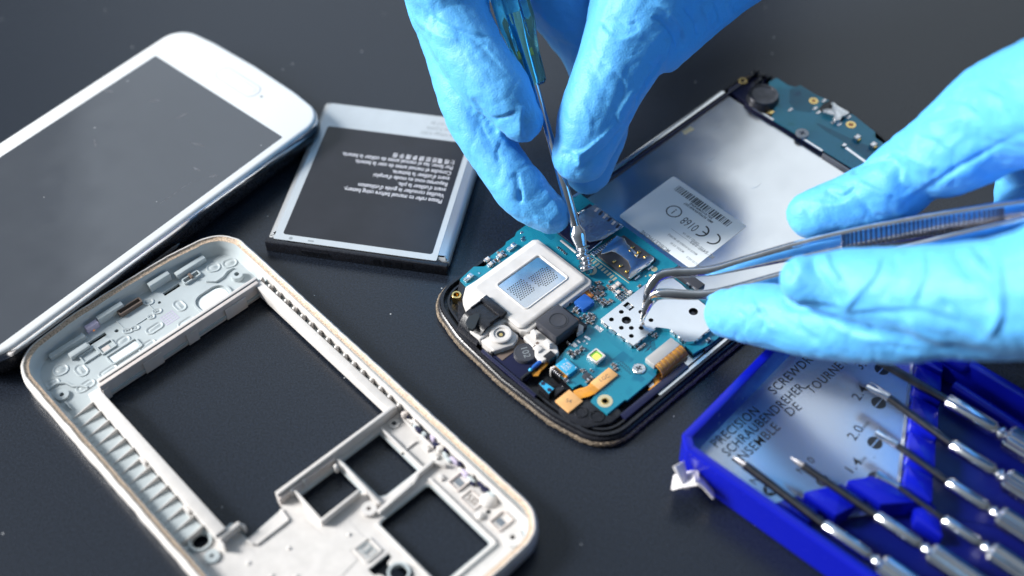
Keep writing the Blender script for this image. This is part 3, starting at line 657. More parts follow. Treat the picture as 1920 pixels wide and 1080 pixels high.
MB().lathe([(.9, T), (.9, T + .15), (.7, T + .15), (.5, T - .2), (.01, T - .2)], (x, y, 0), n=20).build('brass_insert', 'gold', bd)
# headphone-jack like black block near the right end of the board
c = F.l(*crop(1180, 440, 5.05)(600, 450), 5.5)
HJ = MB().box(c[0] - 1.0, c[1] - 2.6, c[0] + 1.4, c[1] + 5.6, T, 5.9, 0, .2).build('side_connector', 'chip_black', bd)
for k in range(2): MB().box(c[0] - 1.35, c[1] - 2.0 + k * 1.9, c[0] - .95, c[1] - 1.0 + k * 1.9, T, 5.5, 0, .06).build('silver_contact', 'solder', HJ)
# white bare pads
for pts in (((605, 820), (640, 785), (735, 850), (690, 890)), ((465, 950), (490, 930), (560, 970), (540, 1000)), ((290, 1060), (335, 1020), (390, 1070), (350, 1090)), ((365, 1005), (385, 990), (425, 1020), (405, 1035)), ((452, 1010), (475, 990), (490, 1005), (465, 1022)), ((495, 1040), (505, 1025), (525, 1040), (510, 1052))):
    MB().prism([F.l(*q4(*p), T) for p in pts], T, T + .04).build('solder_pad', 'solder', bd, 0)
for k in range(7):
    x, y = F.l(*q1(470 + (k % 2) * 0, 675), T) if k == 0 else F.l(*q1(940 + (k % 3) * 12, 290 + (k % 3) * 9), T)
    MB().box(-.2, -.25, .2, .25, T, T + .12).build('solder_pad', 'solder', bd, 0, (x + (k // 3) * .5, y, 0))
for c in ((1048, 140), (950, 213)): disc('bare_via', q1(*c), .42, .03, 'solder', n=12)
for c in ((835, 365), (348, 710)):
    x, y = F.l(*q1(*c), T + 1); o = MB().box(-1.2, -.55, 1.2, .55, 0, .75, 0, .2); o.box(.2, -.6, 1.25, .6, .3, 1.1, 0, .2); o.build('spring_contact', 'solder', bd, loc=(x, y, T))
# cyan frame lines on the board (silkscreen)
def line(ptsq, w=.05, m='pcb_far'):
    P2 = [F.l(*p, T) for p in ptsq]; MB().sweep([(*p, T + .005) for p in P2], [(w, .01)] * len(P2), n=4).build('silk_line', m, bd)
for k in range(7):
    d = k * 8; line([q6(170 + d * .9, 590 - d * .45 + 10), q6(200 + d, 560 - d + 20), q6(185 + d, 540 - d * 1.2)], .05, 'navy_plastic')
for k in range(4):
    d = k * 13; line([q6(255 + d, 590 - d * .5), q6(240 + d, 480 - d * .1), q6(300 + d * .4, 440 + d * .3), q6(285 + d * .5, 405 - d * .2)], .05, 'navy_plastic')

# tiny parts: shared meshes
def two_tone(name, L, W, Hh, bodym, endm='solder', ef=.25):
    mb = MB(); mb.box(-L / 2 * (1 - ef * 1.6), -W / 2, L / 2 * (1 - ef * 1.6), W / 2, 0, Hh, 0, .03)
    for s in (-1, 1):
        a, b = s * L / 2, s * L / 2 * (1 - ef * 1.6); mb.box(min(a, b), -W / 2 * 1.04, max(a, b), W / 2 * 1.04, 0, Hh * 1.04, 1, .04)
    return mb.mesh(name, [bodym, endm])
CAPM = {'s': two_tone('capacitor', 1.0, .5, .45, 'chip_brown'), 't': two_tone('resistor', .85, .42, .3, 'chip_black'),
        'b': two_tone('capacitor', 1.5, .85, .75, 'cream_plastic'), 'k': MB().box(-.65, -.65, .65, .65, 0, .55, 0, .06).mesh('chip', 'chip_black'),
        'g': two_tone('capacitor', 1.25, .75, .7, 'chip_black')}
NM = {'s': 'capacitor', 't': 'resistor', 'b': 'large_capacitor', 'k': 'chip', 'g': 'large_capacitor'}
def comp(q, c, kind, turn=0):
    x, y = F.l(*q(*c), T + .4); put(NM[kind], CAPM[kind], bd, (x, y, T), math.pi / 2 * turn)
# left cluster near the blue chip
for c, k, t in [((640, 215), 's', 1), ((680, 205), 's', 1), ((660, 235), 't', 1), ((705, 285), 'k', 0), ((655, 355), 'k', 0), ((580, 275), 's', 0), ((555, 295), 's', 0), ((525, 320), 's', 0), ((585, 315), 't', 1), ((555, 345), 's', 1),
                ((600, 345), 't', 0), ((630, 300), 't', 1), ((650, 272), 's', 0), ((725, 345), 's', 1), ((735, 370), 't', 1), ((700, 385), 's', 0), ((620, 410), 's', 0), ((635, 435), 's', 0), ((660, 415), 't', 1), ((680, 460), 'g', 1),
                ((740, 440), 's', 1), ((755, 465), 't', 0), ((735, 510), 'g', 0), ((775, 495), 's', 1), ((795, 480), 's', 1), ((815, 465), 't', 1), ((840, 455), 's', 1), ((825, 440), 't', 1), ((705, 480), 's', 0),
                ((820, 195), 's', 0), ((795, 255), 's', 1), ((830, 265), 't', 1), ((815, 285), 's', 0), ((880, 275), 'b', 1), ((930, 235), 'b', 1), ((850, 310), 's', 1), ((880, 335), 't', 0), ((925, 350), 'b', 0), ((1080, 355), 'b', 0),
                ((265, 500), 'g', 0), ((370, 570), 'g', 1), ((325, 600), 's', 0), ((355, 550), 's', 0), ((335, 580), 't', 1), ((380, 615), 's', 1),
                ((430, 690), 's', 1), ((485, 670), 'g', 1), ((545, 635), 's', 1), ((570, 645), 's', 0), ((545, 660), 'g', 0), ((605, 680), 's', 1), ((550, 725), 'g', 1), ((590, 710), 's', 1), ((510, 755), 's', 0), ((570, 760), 's', 1), ((545, 690), 's', 0), ((510, 710), 't', 0), ((600, 650), 't', 1),
                ((1215, 255), 's', 0)]:
    comp(q4, c, k, t)
for i in range(4):
    for j in range(5):
        comp(q4, (910 + i * 22 + j * 30, 400 + i * 16 - j * 22), 't', 1)
for j in range(5): comp(q4, (975 + j * 26, 262 + j * 21), 's', 1)
for c, k, t in [((475, 110), 'g', 0), ((505, 125), 's', 1), ((515, 150), 'g', 0), ((540, 98), 's', 0), ((560, 110), 'g', 1), ((605, 75), 'g', 1), ((585, 85), 's', 0), ((525, 125), 't', 0), ((600, 295), 's', 1), ((625, 285), 't', 1), ((695, 290), 't', 1),
                ((648, 340), 'k', 0), ((640, 355), 'k', 1), ((655, 405), 's', 0), ((680, 380), 'g', 0), ((910, 230), 's', 0), ((935, 245), 's', 0), ((925, 262), 't', 0), ((945, 280), 's', 0), ((440, 395), 'g', 1), ((462, 17), 's', 1), ((1150, 45), 's', 0)]:
    comp(q3, c, k, t)
for c, k, t in [((690, 440), 's', 1), ((730, 430), 's', 0), ((720, 465), 'g', 0), ((700, 480), 'b', 0), ((760, 470), 's', 0), ((690, 530), 's', 1), ((650, 520), 's', 0), ((620, 560), 'g', 0), ((640, 545), 's', 1), ((595, 575), 'b', 0), ((610, 580), 't', 1), ((560, 520), 'b', 0), ((1365, 380), 't', 1), ((1405, 410), 't', 1), ((1435, 440), 't', 1)]:
    comp(q1, c, k, t)
for c, k, t in [((110, 560), 's', 0), ((125, 545), 's', 0), ((145, 535), 's', 0), ((165, 515), 's', 0), ((270, 410), 's', 0), ((290, 400), 's', 0), ((300, 420), 't', 0), ((885, 470), 'g', 0), ((580, 455), 's', 1)]:
    comp(q6, c, k, t)
# vias in rows
vm = MB().prism(circ(0, 0, .14, 7), 0, .015).mesh('via', 'navy_plastic', 0)
for i in range(9):
    for j in range(4):
        x, y = F.l(*q3(985 + i * 17 - j * 0, 215 + i * 15 + (j % 2) * 5 - 6), T)
        put('via', vm, bd, (x - j * .12 * 0 + (j - 1.5) * .35, y - (j - 1.5) * .3, T))
for i in range(8): x, y = F.l(*q3(735 + i * 20, 555 - i * 17), T); put('via', vm, bd, (x, y, T)); put('via', vm, bd, (x + .4, y - .5, T))

# ---- service label on the plate
LB = MB().prism(rpoly(rect(34.6, -1.6, 55.0, 23.1), [.3, .3, .8, .8], 4), 3.0, 3.1).build('service_label', 'label', E, 0)
Z = 3.115
def lt(s, size, u, v, m='ink', sx=1.0, bold=0.0, al='LEFT', name='lettering'): text(s, size, m, LB, (u, v, Z), math.radians(90), bold, 1.0, al, sx, name)
# reading direction runs along +v; letter tops point to -u
def arcpart(cu, cv, r, w, a0, a1, name):
    n_ = 22; o = [(cu + r * math.cos(a0 + (a1 - a0) * i / n_), cv + r * math.sin(a0 + (a1 - a0) * i / n_)) for i in range(n_ + 1)]
    i_ = [(cu + (r - w) * math.cos(a0 + (a1 - a0) * i / n_), cv + (r - w) * math.sin(a0 + (a1 - a0) * i / n_)) for i in range(n_, -1, -1)]
    MB().prism(o + i_, 3.1, Z).build(name, 'ink', LB, 0)
ql = crop(1140, 310, 5.4)
x, y = F.l(*ql(668, 467), 3.1); MB().prism(circ(x, y, 2.05, 30), 3.1, Z, 0, 0, [circ(x, y, 1.75, 30)]).build('alert_circle', 'ink', LB, 0)
MB().box(x - .95, y - .13, x + .35, y + .13, 3.1, Z).build('alert_stroke', 'ink', LB, 0); MB().box(x + .6, y - .15, x + .95, y + .15, 3.1, Z).build('alert_dot', 'ink', LB, 0)
x, y = F.l(*ql(1075, 750), 3.1); arcpart(x, y + .6, 2.1, .42, math.radians(178), math.radians(362), 'mark_c')
x2, y2 = F.l(*ql(960, 670), 3.1)
arcpart(x2, y2 + .6, 2.1, .42, math.radians(178), math.radians(362), 'mark_e')
MB().box(x2 - .2, y2 - 1.5, x2 + .2, y2 + .1, 3.1, Z).build('mark_e_bar', 'ink', LB, 0)
x, y = F.l(*ql(830, 595), 3.1); text('0168', 3.9, 'ink', LB, (x, y, Z), math.radians(90 + 0), -.02, 1.0, 'CENTER', .62)
rs = random.Random(3)
x0, y0 = F.l(*ql(690, 215), 3.1); x1, y1 = F.l(*ql(1240, 590), 3.1)
v = y1
bars = MB(); 
while v < y0:
    wd_ = rs.choice([.12, .2, .3, .42]); MB().box(x0 - 1.3, v, x0 + .9, v + wd_, 3.1, Z).build('barcode_bar', 'ink', LB, 0); v += wd_ + rs.choice([.12, .2, .35])
for i, s in enumerate(['IMEI: 357926/05/468120/7', 'S/N: RV1D80K4PNE']):
    xx, yy = F.l(*ql(930, 470), 3.1); text(s, 1.0, 'ink', LB, (xx - .5 + i * 1.0, yy, Z), math.radians(90), .02, 1.0, 'CENTER', .9)
for i, (s, c, sz, mm) in enumerate([('RATED 3.8V 1A', (840, 740), 1.0, 'ink_grey'), ('IC: 649E-AB9', (955, 850), 1.7, 'ink_grey'), ('MADE IN KOREA BY MOBILE', (755, 800), .95, 'ink_grey'), ('MODEL GT-81', (700, 830), .9, 'ink_grey'), ('MOBILE PHONE', (480, 770), 1.7, 'ink_grey'), ('FCC ID A3LG', (860, 970), .9, 'ink_grey')]):
    xx, yy = F.l(*ql(*c), 3.1); text(s, sz, mm, LB, (xx, yy, Z), math.radians(90), .01, 1.0, 'CENTER', .8)
a = F.l(*ql(640, 640), 3.1); b = F.l(*ql(1010, 905), 3.1)
MB().box(a[0] - .04, min(a[1], b[1]), a[0] + .04, max(a[1], b[1]), 3.1, Z).build('rule', 'ink_grey', LB, 0)

# ---- far circuit board with charging socket
fo = [(88.6, 18.6), (91.5, 20.5), (95, 22), (98.0, 27.5), (99.6, 28.6), (102.4, 28.3), (102.3, 24.1), (103.0, 22.3), (104.6, 21.8), (104.6, 15.9), (105.3, 12.8), (105.4, 4.0), (104.2, -3.7), (102.5, -5.1), (102, -12.5), (98, -20), (89.2, -20)]
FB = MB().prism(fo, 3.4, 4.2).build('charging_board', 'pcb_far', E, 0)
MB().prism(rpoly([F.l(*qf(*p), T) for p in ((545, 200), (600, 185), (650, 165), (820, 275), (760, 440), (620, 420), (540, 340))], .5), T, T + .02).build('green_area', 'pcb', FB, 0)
def fd(name, c, r, h, mtl, **k): 
    return disc(name, qf(*c), r, h, mtl, parent=FB, **k)
for c, r0, r1 in (((785, 322), 1.25, .6), ((1163, 563), 1.35, .7)):
    x, y = F.l(*qf(*c), T); MB().prism(circ(x, y, r0, 20), T, T + .12, 0, 0, [circ(x, y, r1, 14)]).build('brass_ring', 'gold', FB); MB().prism(circ(x, y, r1, 14), T, T + .05).build('hole', 'copper', FB, 0)
crosshead(qf(672, 642), T + .15, 1.75, FB)
sx_, sy_ = F.l(*qf(280, 250), 6)
MB().lathe([(4.4, 2.2), (4.4, 4.2), (4.1, 4.9), (4.15, 5.6), (3.9, 6.0), (3.2, 6.1), (3.0, 5.8), (.01, 5.75)], (sx_, sy_, 0), n=36).build('round_speaker', 'chip_black', E)
MB().lathe([(4.16, 5.6), (3.95, 6.05), (3.15, 6.14), (3.1, 6.0)], (sx_, sy_, 0), n=36).build('speaker_ring', 'dark_steel', E)
usb = [F.l(*qf(*p), 5.4) for p in ((955, 335), (990, 325), (1030, 365), (1140, 425), (1150, 445), (1110, 465), (1075, 475), (1060, 510), (1010, 520), (980, 490), (1000, 465), (950, 455), (880, 430), (880, 405), (930, 395), (965, 400), (975, 370))]
MB().prism(rpoly(usb, .25, 3), T, 5.4, 0, .15).build('charging_socket', 'solder', FB)
MB().prism([F.l(*qf(*p), 4.6) for p in ((880, 350), (960, 310), (1170, 430), (1060, 530), (840, 400))], T, 4.6).build('socket_base', 'black_plastic', FB)
for c in ((890, 322), (800, 400), (1140, 490), (1045, 562), (835, 440), (985, 540), (548, 415)):
    x, y = F.l(*qf(*c), T); MB().prism(rpoly(rect(x - .85, y - .45, x + .85, y + .45), .3), T, T + .3, 0, .1).build('solder_blob', 'solder', FB)
for c in ((1230, 680), (1395, 755)):
    x, y = F.l(*qf(*c), T + 1); MB().box(x - .9, y - .7, x + .9, y + .7, T, 5.3, 0, .25).build('spring_contact', 'solder', FB); MB().box(x - .9, y - 1.1, x + .3, y - .6, T, 5.0, 0, .15).build('spring_foot', 'gold', FB)
x, y = F.l(*qf(1095, 765), T + .5); MB().box(x - .6, y - .5, x + .6, y + .5, T, 4.8, 0, .1).build('sensor_chip', 'steel', FB)
a = F.l(*qf(1110, 790), T); b = F.l(*qf(1330, 950), T); MB().sweep([(*a, T), (*b, T)], [(.4, .04)] * 2, n=6).build('grey_track', 'steel', FB)
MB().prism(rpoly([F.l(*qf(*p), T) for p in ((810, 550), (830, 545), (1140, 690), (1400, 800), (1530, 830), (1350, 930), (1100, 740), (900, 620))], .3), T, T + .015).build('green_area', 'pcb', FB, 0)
x, y = F.l(*qf(70, 115), 4); MB().lathe([(1.2, 2.2), (1.2, 4.0), (.7, 4.0), (.6, 3.4), (.01, 3.4)], (x, y, 0), n=18).build('brass_insert', 'gold', E)
MB().prism(rpoly([(89.5, 22), (89.5, 35), (97, 35), (101, 31), (97.5, 27), (94, 21.5)], .8), 2.1, 3.5, 0, .2).build('corner_block', 'navy_plastic', ch)
for c in ((200, 20), (260, 60), (230, 110), (330, 70), (150, 60)):
    x, y = F.l(*qf(*c), 4.5); MB().box(x - .9, y - .5, x + .9, y + .6, 2.2, 4.8, 0, .2).build('torn_rubber', 'black_plastic', E, rz=0)
x, y = F.l(*qf(350, 430), 4.4); MB().box(x - .8, y - .8, x + .8, y + .8, 3.4, 4.5, 0, .2).build('brass_clip', 'gold', E)
# ================================================================== pale rear housing frame (bottom left)
k1 = crop(30, 430, 3.086); k2 = crop(30, 700, 2.842); k3 = crop(480, 700, 2.843); k4 = crop(380, 500, 3.6); k5 = crop(380, 960, 4.571)
F = Frame('rear_housing', 'empty pale plastic phone housing with square cut-outs and brownish worn rim', 'phone housing', (430, 780), 6, -48.5)
E = F.e; E.scale = (1, 1, .9); U0, U1, VA, VB = -50.8, 69.7, -28.4, 33.3; vc = (VA + VB) / 2
ol = rpoly([(U0 + 2.4, VA), (U1, VA), (U1 + .8, vc), (U1, VB), (-10, VB), (U0 + 2.6, VB), (U0 + .3, vc + 14), (U0, vc), (U0 + .3, vc - 14)], [11, 9, 20, 9, 60, 11, 40, 0, 40], 10)
oc = ccw(ol); fine = []
for i in range(len(oc)):
    a, b = Vector(oc[i]), Vector(oc[(i + 1) % len(oc)]); k = max(1, int((b - a).length / 1.2))
    fine += [tuple(a.lerp(b, j / k)) for j in range(k)]
def shell(levels, name, mtl, wob=0.0, label=None, parent=E):
    n = len(fine); nr = [Vector(q) - Vector(p) for p, q in zip(fine, inset(fine, 1.0))]; vs = []; fs = []
    for d, z in levels:
        for i, (x, y) in enumerate(fine):
            g = wob * (noise.noise(Vector((x * .30, y * .30, z * .3))) + .6 * noise.noise(Vector((x * .9, y * .9, z * .5))))
            vs.append((x + nr[i].x * (d + g), y + nr[i].y * (d + g), z + g * .4))
    for j in range(len(levels) - 1): fs += [(j * n + i, j * n + (i + 1) % n, (j + 1) * n + (i + 1) % n, (j + 1) * n + i) for i in range(n)]
    return MB().add(vs, fs).build(name, mtl, parent, 50, label=label)
shell([(2.2, 0), (.9, .5), (.2, 1.8), (0, 3.4), (.05, 5.4), (.3, 6.5), (.7, 6.9), (1.0, 6.85)], 'outer_shell', 'white_plastic', .16)
shell([(.95, 6.86), (1.15, 6.5), (1.7, 6.35), (2.1, 6.25)], 'trim_band', 'rim_gold', .07, 'brownish worn inner trim line')
shell([(2.05, 6.3), (2.3, 5.6), (2.6, 3.6), (3.4, 2.5), (3.6, 2.2)], 'inner_wall', 'grey_plastic')
# floor with every opening cut through
fl = inset(fine, 3.0)
rx, ry = F.l(*k2(982, 893), 2.3)
hs = [rpoly([(-27.2, -17.6), (20.2, -17.6), (20.2, -14.4), (25.8, -14.4), (24.9, -4.6), (22.6, -3.8), (22.6, 27.6), (-27.2, 27.6)], .3, 2),
      rpoly(rect(24.9, -.4, 33.6, 10.3), .3, 2), rpoly([(24.4, 12.2), (37.0, 12.2), (37.8, 13.5), (37.8, 22.6), (24.4, 22.6)], .3, 2),
      rpoly([(42.0, 8.0), (62.0, 8.0), (62.0, 21.9), (42.0, 21.9)], 1.0, 4), circ(rx, ry, 1.75, 22)]
for c in ((470, 630), (900, 345)):
    x, y = F.l(*k1(*c), 2.3); hs.append(rect(x - .55, y - 2.3, x + .55, y + 2.3))
for c, r in (((580, 582), .5), ((828, 418), .42), ((262, 952), .55), ((1275, 258), .6)): x, y = F.l(*k1(*c), 2.4); hs.append(circ(x, y, r, 12))
for c, r in (((735, 262), .55), ((600, 718), .5), ((1368, 870), .6), ((1100, 697), .4)): x, y = F.l(*k3(*c), 2.4); hs.append(circ(x, y, r, 12))
slotp = [F.l(*k3(*p), 2.3) for p in ((705, 955), (725, 975), (700, 1010), (720, 1030), (790, 1020), (850, 1075), (760, 1130), (660, 1070), (630, 1075), (595, 1045))]
hs.append(slotp)
FLR = MB().prism(fl, 1.5, 2.3, 0, 0, hs).build('floor', 'grey_plastic', E, 30)
MB().prism([p for p in rpoly([(21, -26.2), (68, -26.2), (68.8, vc), (68, 31), (23, 31), (23, -4.0), (25.1, -4.8), (26.0, -14.6), (21, -14.8)], [0, 8, 20, 8, 0, 0, 0, 0, 0], 6)], 2.3, 2.45, 0, 0,
           [circ(rx, ry, 1.75, 22) if rx > 23.5 else circ(*F.l(*k2(1042, 968), 2.4), .4, 10), rpoly(rect(24.6, -.7, 33.9, 10.6), .3, 2), rpoly([(24.2, 11.9), (37.2, 11.9), (38.1, 13.2), (38.1, 22.9), (24.2, 22.9)], .3, 2), rpoly(rect(41.7, 7.7, 62.3, 22.2), 1.2, 4), slotp,
            circ(*F.l(*k3(735, 262), 2.4), .55, 12), circ(*F.l(*k3(600, 718), 2.4), .5, 12), circ(*F.l(*k3(1368, 870), 2.4), .6, 12)]).build('lower_floor', 'white_plastic', FLR, 30)
def wall(a, b, w, z1, name='wall', mtl='white_plastic', z0=2.2, bev=.12, parent=E):
    a, b = Vector(a), Vector(b); d = (b - a); L = d.length / 2; w = w * (.8 if w < 1.5 else 1); m_ = (a + b) / 2
    return MB().box(-L, -w / 2, L, w / 2, z0, z1, 0, bev).build(name, mtl, parent, 40, (m_.x, m_.y, 0), math.atan2(d.y, d.x))
# walls round the main opening
wall((-27.4, -18.3), (22.6, -18.3), 2.6, 6.4, 'long_bar', z0=1.6)
wall((22.6, -19.4), (25.2, -19.4), .6, 5.2, z0=2)
wall((-28.1, -16.6), (-28.1, 28.0), 1.3, 6.0, 'short_bar', 'cream_plastic', z0=.4, bev=.2)
wall((-29.2, -16.0), (-29.2, 28.5), 1.0, 6.3, 'bar_top', 'white_plastic', z0=2)
for v, l in ((-15.6, 1.6), (-3, 5), (8, 3), (20.5, 6)):
    wall((-27.3, v - l / 2), (-27.3, v + l / 2), .5, 4.6, 'catch', 'cream_plastic', z0=.5, bev=.1)
wall((-29, 28.1), (23.2, 28.1), 2.0, 5.3, 'right_strip', z0=1.6, bev=.15)
wall((-28, 30.9), (66, 30.3), .9, 6.3, 'inner_ridge', z0=2)
tooth = MB().lathe([(.55, 0), (.55, 2.6), (.42, 3.1), (.15, 3.3), (.01, 3.3)], n=12).mesh('tooth', 'white_plastic', 50)
x0, y0 = F.l(*k4(390, 75), 5); x1, y1 = F.l(*k4(1320, 925), 5)
for k in range(17):
    t_ = k / 16; put('tooth', tooth, E, (x0 + (x1 - x0) * t_, 29.75, 2.1))
for k in range(16):
    t_ = (k + .5) / 16; put('tooth_block', MB().box(-.5, -.35, .5, .35, 2.2, 3.4, 0, .1).mesh('tooth_block', 'grey_plastic') if k == 0 else blk, E, (x0 + (x1 - x0) * t_, 29.9, 0))
    if k == 0: blk = [o for o in COL.objects if o.name.startswith('tooth_block')][0].data
# ribs between the long bar and the outer wall
rb = MB(); rb.add([(-.2, 0, 0), (.2, 0, 0), (.11, 0, 2.5), (-.11, 0, 2.5), (-.14, -5.9, 0), (.14, -5.9, 0), (.07, -5.9, 1.15), (-.07, -5.9, 1.15)],
                  [(3, 2, 1, 0), (4, 5, 6, 7), (0, 1, 5, 4), (1, 2, 6, 5), (2, 3, 7, 6), (3, 0, 4, 7)])
MB().prism([(-26.2, -25.9), (17.2, -25.9), (17.2, -19.9), (-26.2, -19.9)], 2.3, 3.3).build('channel_floor', 'grey_plastic', FLR)
rbm = rb.mesh('rib', 'white_plastic', 0)
for k in range(14): put('rib', rbm, E, (-25.5 + k * 3.37 - .6, -19.5, 2.25))
blkm = MB().box(-.45, -.5, .45, .5, 0, 1.3, 0, .1).mesh('catch_block', 'grey_plastic')
for k in range(14): put('catch_block', blkm, E, (-24.6 + k * 3.37, -25.4, 2.2))
for k in (6, 11): wall((-25.5 + k * 3.37, -20.1), (-23.6 + k * 3.37, -20.1), 1.0, 5.4, 'bar_tab')
# lower walls
wall((22.9, -4.2), (22.9, 28.2), 1.0, 5.9, 'cross_wall', 'white_plastic', z0=.8)
wall((23.7, -4.4), (23.7, 10.6), .7, 4.8, 'cross_wall', 'cream_plastic', z0=1)
wall((22.5, 11), (22.5, 23), .5, 4.4, 'cross_face', 'cream_plastic', z0=.8)
wall((24.2, -.6), (34.3, -.9), .7, 4.6, 'square_wall'); wall((34.2, -1), (34.0, 9.4), .8, 4.8, 'square_wall'); wall((24.2, 11.1), (39.2, 10.7), .9, 4.2, 'square_wall')
wall((40.6, 9.2), (40.2, 19.0), 1.1, 4.2, 'opening_wall'); wall((40.4, 18.6), (39.4, 21.2), 1.0, 4.2, 'opening_wall'); wall((39.2, 20.8), (39.0, 26.0), 1.0, 4.2, 'opening_wall'); wall((39, 26), (41.6, 27.4), 1.0, 4.0, 'opening_wall')
wall((24.4, 23.3), (38.6, 23.3), .6, 3.8, 'opening_wall'); wall((41.4, 22.7), (62.6, 22.7), .7, 3.2, 'opening_wall'); wall((63, 8), (63, 22.6), .7, 3.2, 'opening_wall'); wall((42, 7.4), (62, 7.4), .7, 3.0, 'opening_wall')
wall((23.2, -19.2), (23.0, -14.0), 1.0, 5.6, 'stub_wall'); wall((23.0, -13.9), (24.2, -13.6), .8, 4.8, 'stub_wall')
wall((26.2, -14.9), (28.0, -14.3), .7, 3.0, 'step_edge'); wall((28.4, -14), (28.4, -5.6), .6, 3.1, 'step_edge'); wall((28.4, -5.5), (25.2, -5.2), .6, 3.1, 'step_edge')
wall((25.0, 28.6), (36, 28.6), .5, 3.4, 'step_edge', bev=.1); wall((32, 22.5), (32, 27), .5, 3.0, 'step_edge', bev=.1)
# flat label panel
MB().prism([(30.4, -30 + 5), (28.3, -22.6), (28.3, -15.6), (30.3, -15.4), (30.3, -3.1), (36.5, -2.4), (37.0, 3.7), (43.0, 3.6), (43.0, -.6), (45.8, -.7), (46.6, -7), (56, -8), (56, -25)], 2.45, 2.56, 0, .03).build('label_panel', 'white_plastic', FLR, 0)
x, y = F.l(*k3(595, 940), 2.6)
MB().ring(rpoly(rect(x - 2.4, y - 2.2, x + 2.2, y + 2.2), .4), .4, 2.85, 2.4).build('raised_frame', 'white_plastic', FLR)
for d in (-1, 1): MB().ring(rect(x + d * .85 - .6, y - 1.2, x + d * .85 + .6, y + 1.2), .15, 2.75, 2.4).build('slot_rib', 'grey_plastic', FLR)
# bosses and dimples
def boss(c, r, h, ri, q=k1, name='screw_boss', mtl='grey_plastic', z=2.3):
    x, y = F.l(*q(*c), z + h)
    return MB().prism(circ(x, y, r, 24), z, z + h, 0, 0, [circ(x, y, ri, 12)]).build(name, mtl, E, 30)
boss((1275, 252), 1.5, 1.6, .65); boss((262, 950), 1.6, .8, .55)
boss((735, 262), 1.3, .5, .55, k3, mtl='white_plastic'); boss((600, 715), 1.7, 1.4, .5, k3, mtl='white_plastic'); boss((1368, 868), 2.2, .9, .6, k3, mtl='white_plastic')
x, y = F.l(*k2(1042, 968), 3); boss((1042, 968), 1.6, .8, .5, k2)
x, y = F.l(*k2(980, 890), 2.6); MB().ring(circ(x, y, 2.5, 30), .45, 3.1, 2.2).build('hole_rim', 'grey_plastic', E, 40)
def pill(c, L, W, ang, h, q=k1, name='moulded_pill'):
    x, y = F.l(*q(*c), 2.5); p = rpoly(rect(-L, -W, L, W), W * .98, 6)
    MB().loft(p, [(-.5, 2.29), (-.35, 2.55), (-.1, 2.55), (.05, 2.36), (.35, 2.36), (.6, 2.5)], closed=True).build(name, 'grey_plastic', FLR, 60, (x, y, 0), math.radians(ang))
for c, L, W, a in (((1140, 215), 1.4, 1.1, 60), ((1235, 190), 1.5, 1.1, 70), ((945, 435), 1.6, .9, 0), ((985, 530), 1.9, .8, 90), ((800, 565), 1.9, .8, 90), ((755, 665), 1.9, .8, 90), ((375, 810), 1.6, 1.0, 0), ((530, 815), 2.0, .8, 90),
                   ((400, 900), 2.0, .9, 90), ((255, 808), 1.5, 1.3, 80), ((208, 885), 1.3, 1.1, 80), ((615, 640), 1.5, 1.0, 90), ((765, 415), .9, .6, 60), ((645, 580), .9, .5, 60), ((690, 565), .6, .4, 60), ((815, 468), .8, .5, 60), ((780, 500), .6, .4, 60)):
    pill(c, L, W, a, 1)
x, y = F.l(*k1(1150, 385), 2.4)
MB().ring(rpoly(rect(-33.6 - 3.6, y - 5.6, -33.6 + 3.4, y + 4), 3.2, 8), .5, 3.0, 2.25).build('raised_loop', 'grey_plastic', FLR, 60)
MB().prism(rpoly(rect(-33.6 - 2.6, y - 4.6, -33.6 + 2.6, y + 3), 2.4, 8), 2.3, 2.36).build('speaker_seat', 'label', FLR, 0, label='pale shiny round seat')
x, y = F.l(*k1(855, 630), 2.4); MB().prism(circ(x + .6, y, 1.8, 22), 2.3, 2.4, 0, .05).build('round_seat', 'grey_plastic', FLR)
x, y = F.l(*k1(625, 705), 2.4); MB().ring(rpoly(rect(x - 1.7, y - 4.2, x + 1.7, y + 4.2), .5), .35, 2.85, 2.25).build('raised_loop', 'grey_plastic', FLR); MB().prism(rect(x - 1.2, y - 3.6, x + 1.2, y + 3.6), 2.3, 2.38).build('shiny_patch', 'label', FLR, 0)
x, y = F.l(*k1(525, 680), 2.4); MB().ring(rect(x - 1.5, y - 2.0, x + 1.3, y + 2.0), .3, 2.8, 2.25).build('raised_loop', 'grey_plastic', FLR); MB().box(x - .5, y - 1.2, x + .9, y + .6, 2.3, 2.5).build('foam_pad', 'cream_plastic', FLR)
x, y = F.l(*k1(430, 725), 2.4); MB().ring(rect(x - 1.5, y - 2.4, x + 1.3, y + 2.0), .3, 2.8, 2.25).build('raised_loop', 'grey_plastic', FLR)
x, y = F.l(*k1(690, 500), 2.4); MB().ring(rect(x - 2.2, y - 4.2, x + 2.4, y + 4.4), .18, 2.5, 2.25).build('fine_rib', 'grey_plastic', FLR)
x, y = F.l(*k1(890, 508), 2.4)
for i in range(5):
    MB().box(x - 1.7 + i * .75, y - 1.8, x - 1.55 + i * .75, y + 1.8, 2.3, 2.34).build('violet_grid_line', 'mauve', FLR, 0); MB().box(x - 1.7, y - 1.75 + i * .8, x + 1.5, y - 1.6 + i * .8, 2.3, 2.33).build('violet_grid_line', 'mauve', FLR, 0)
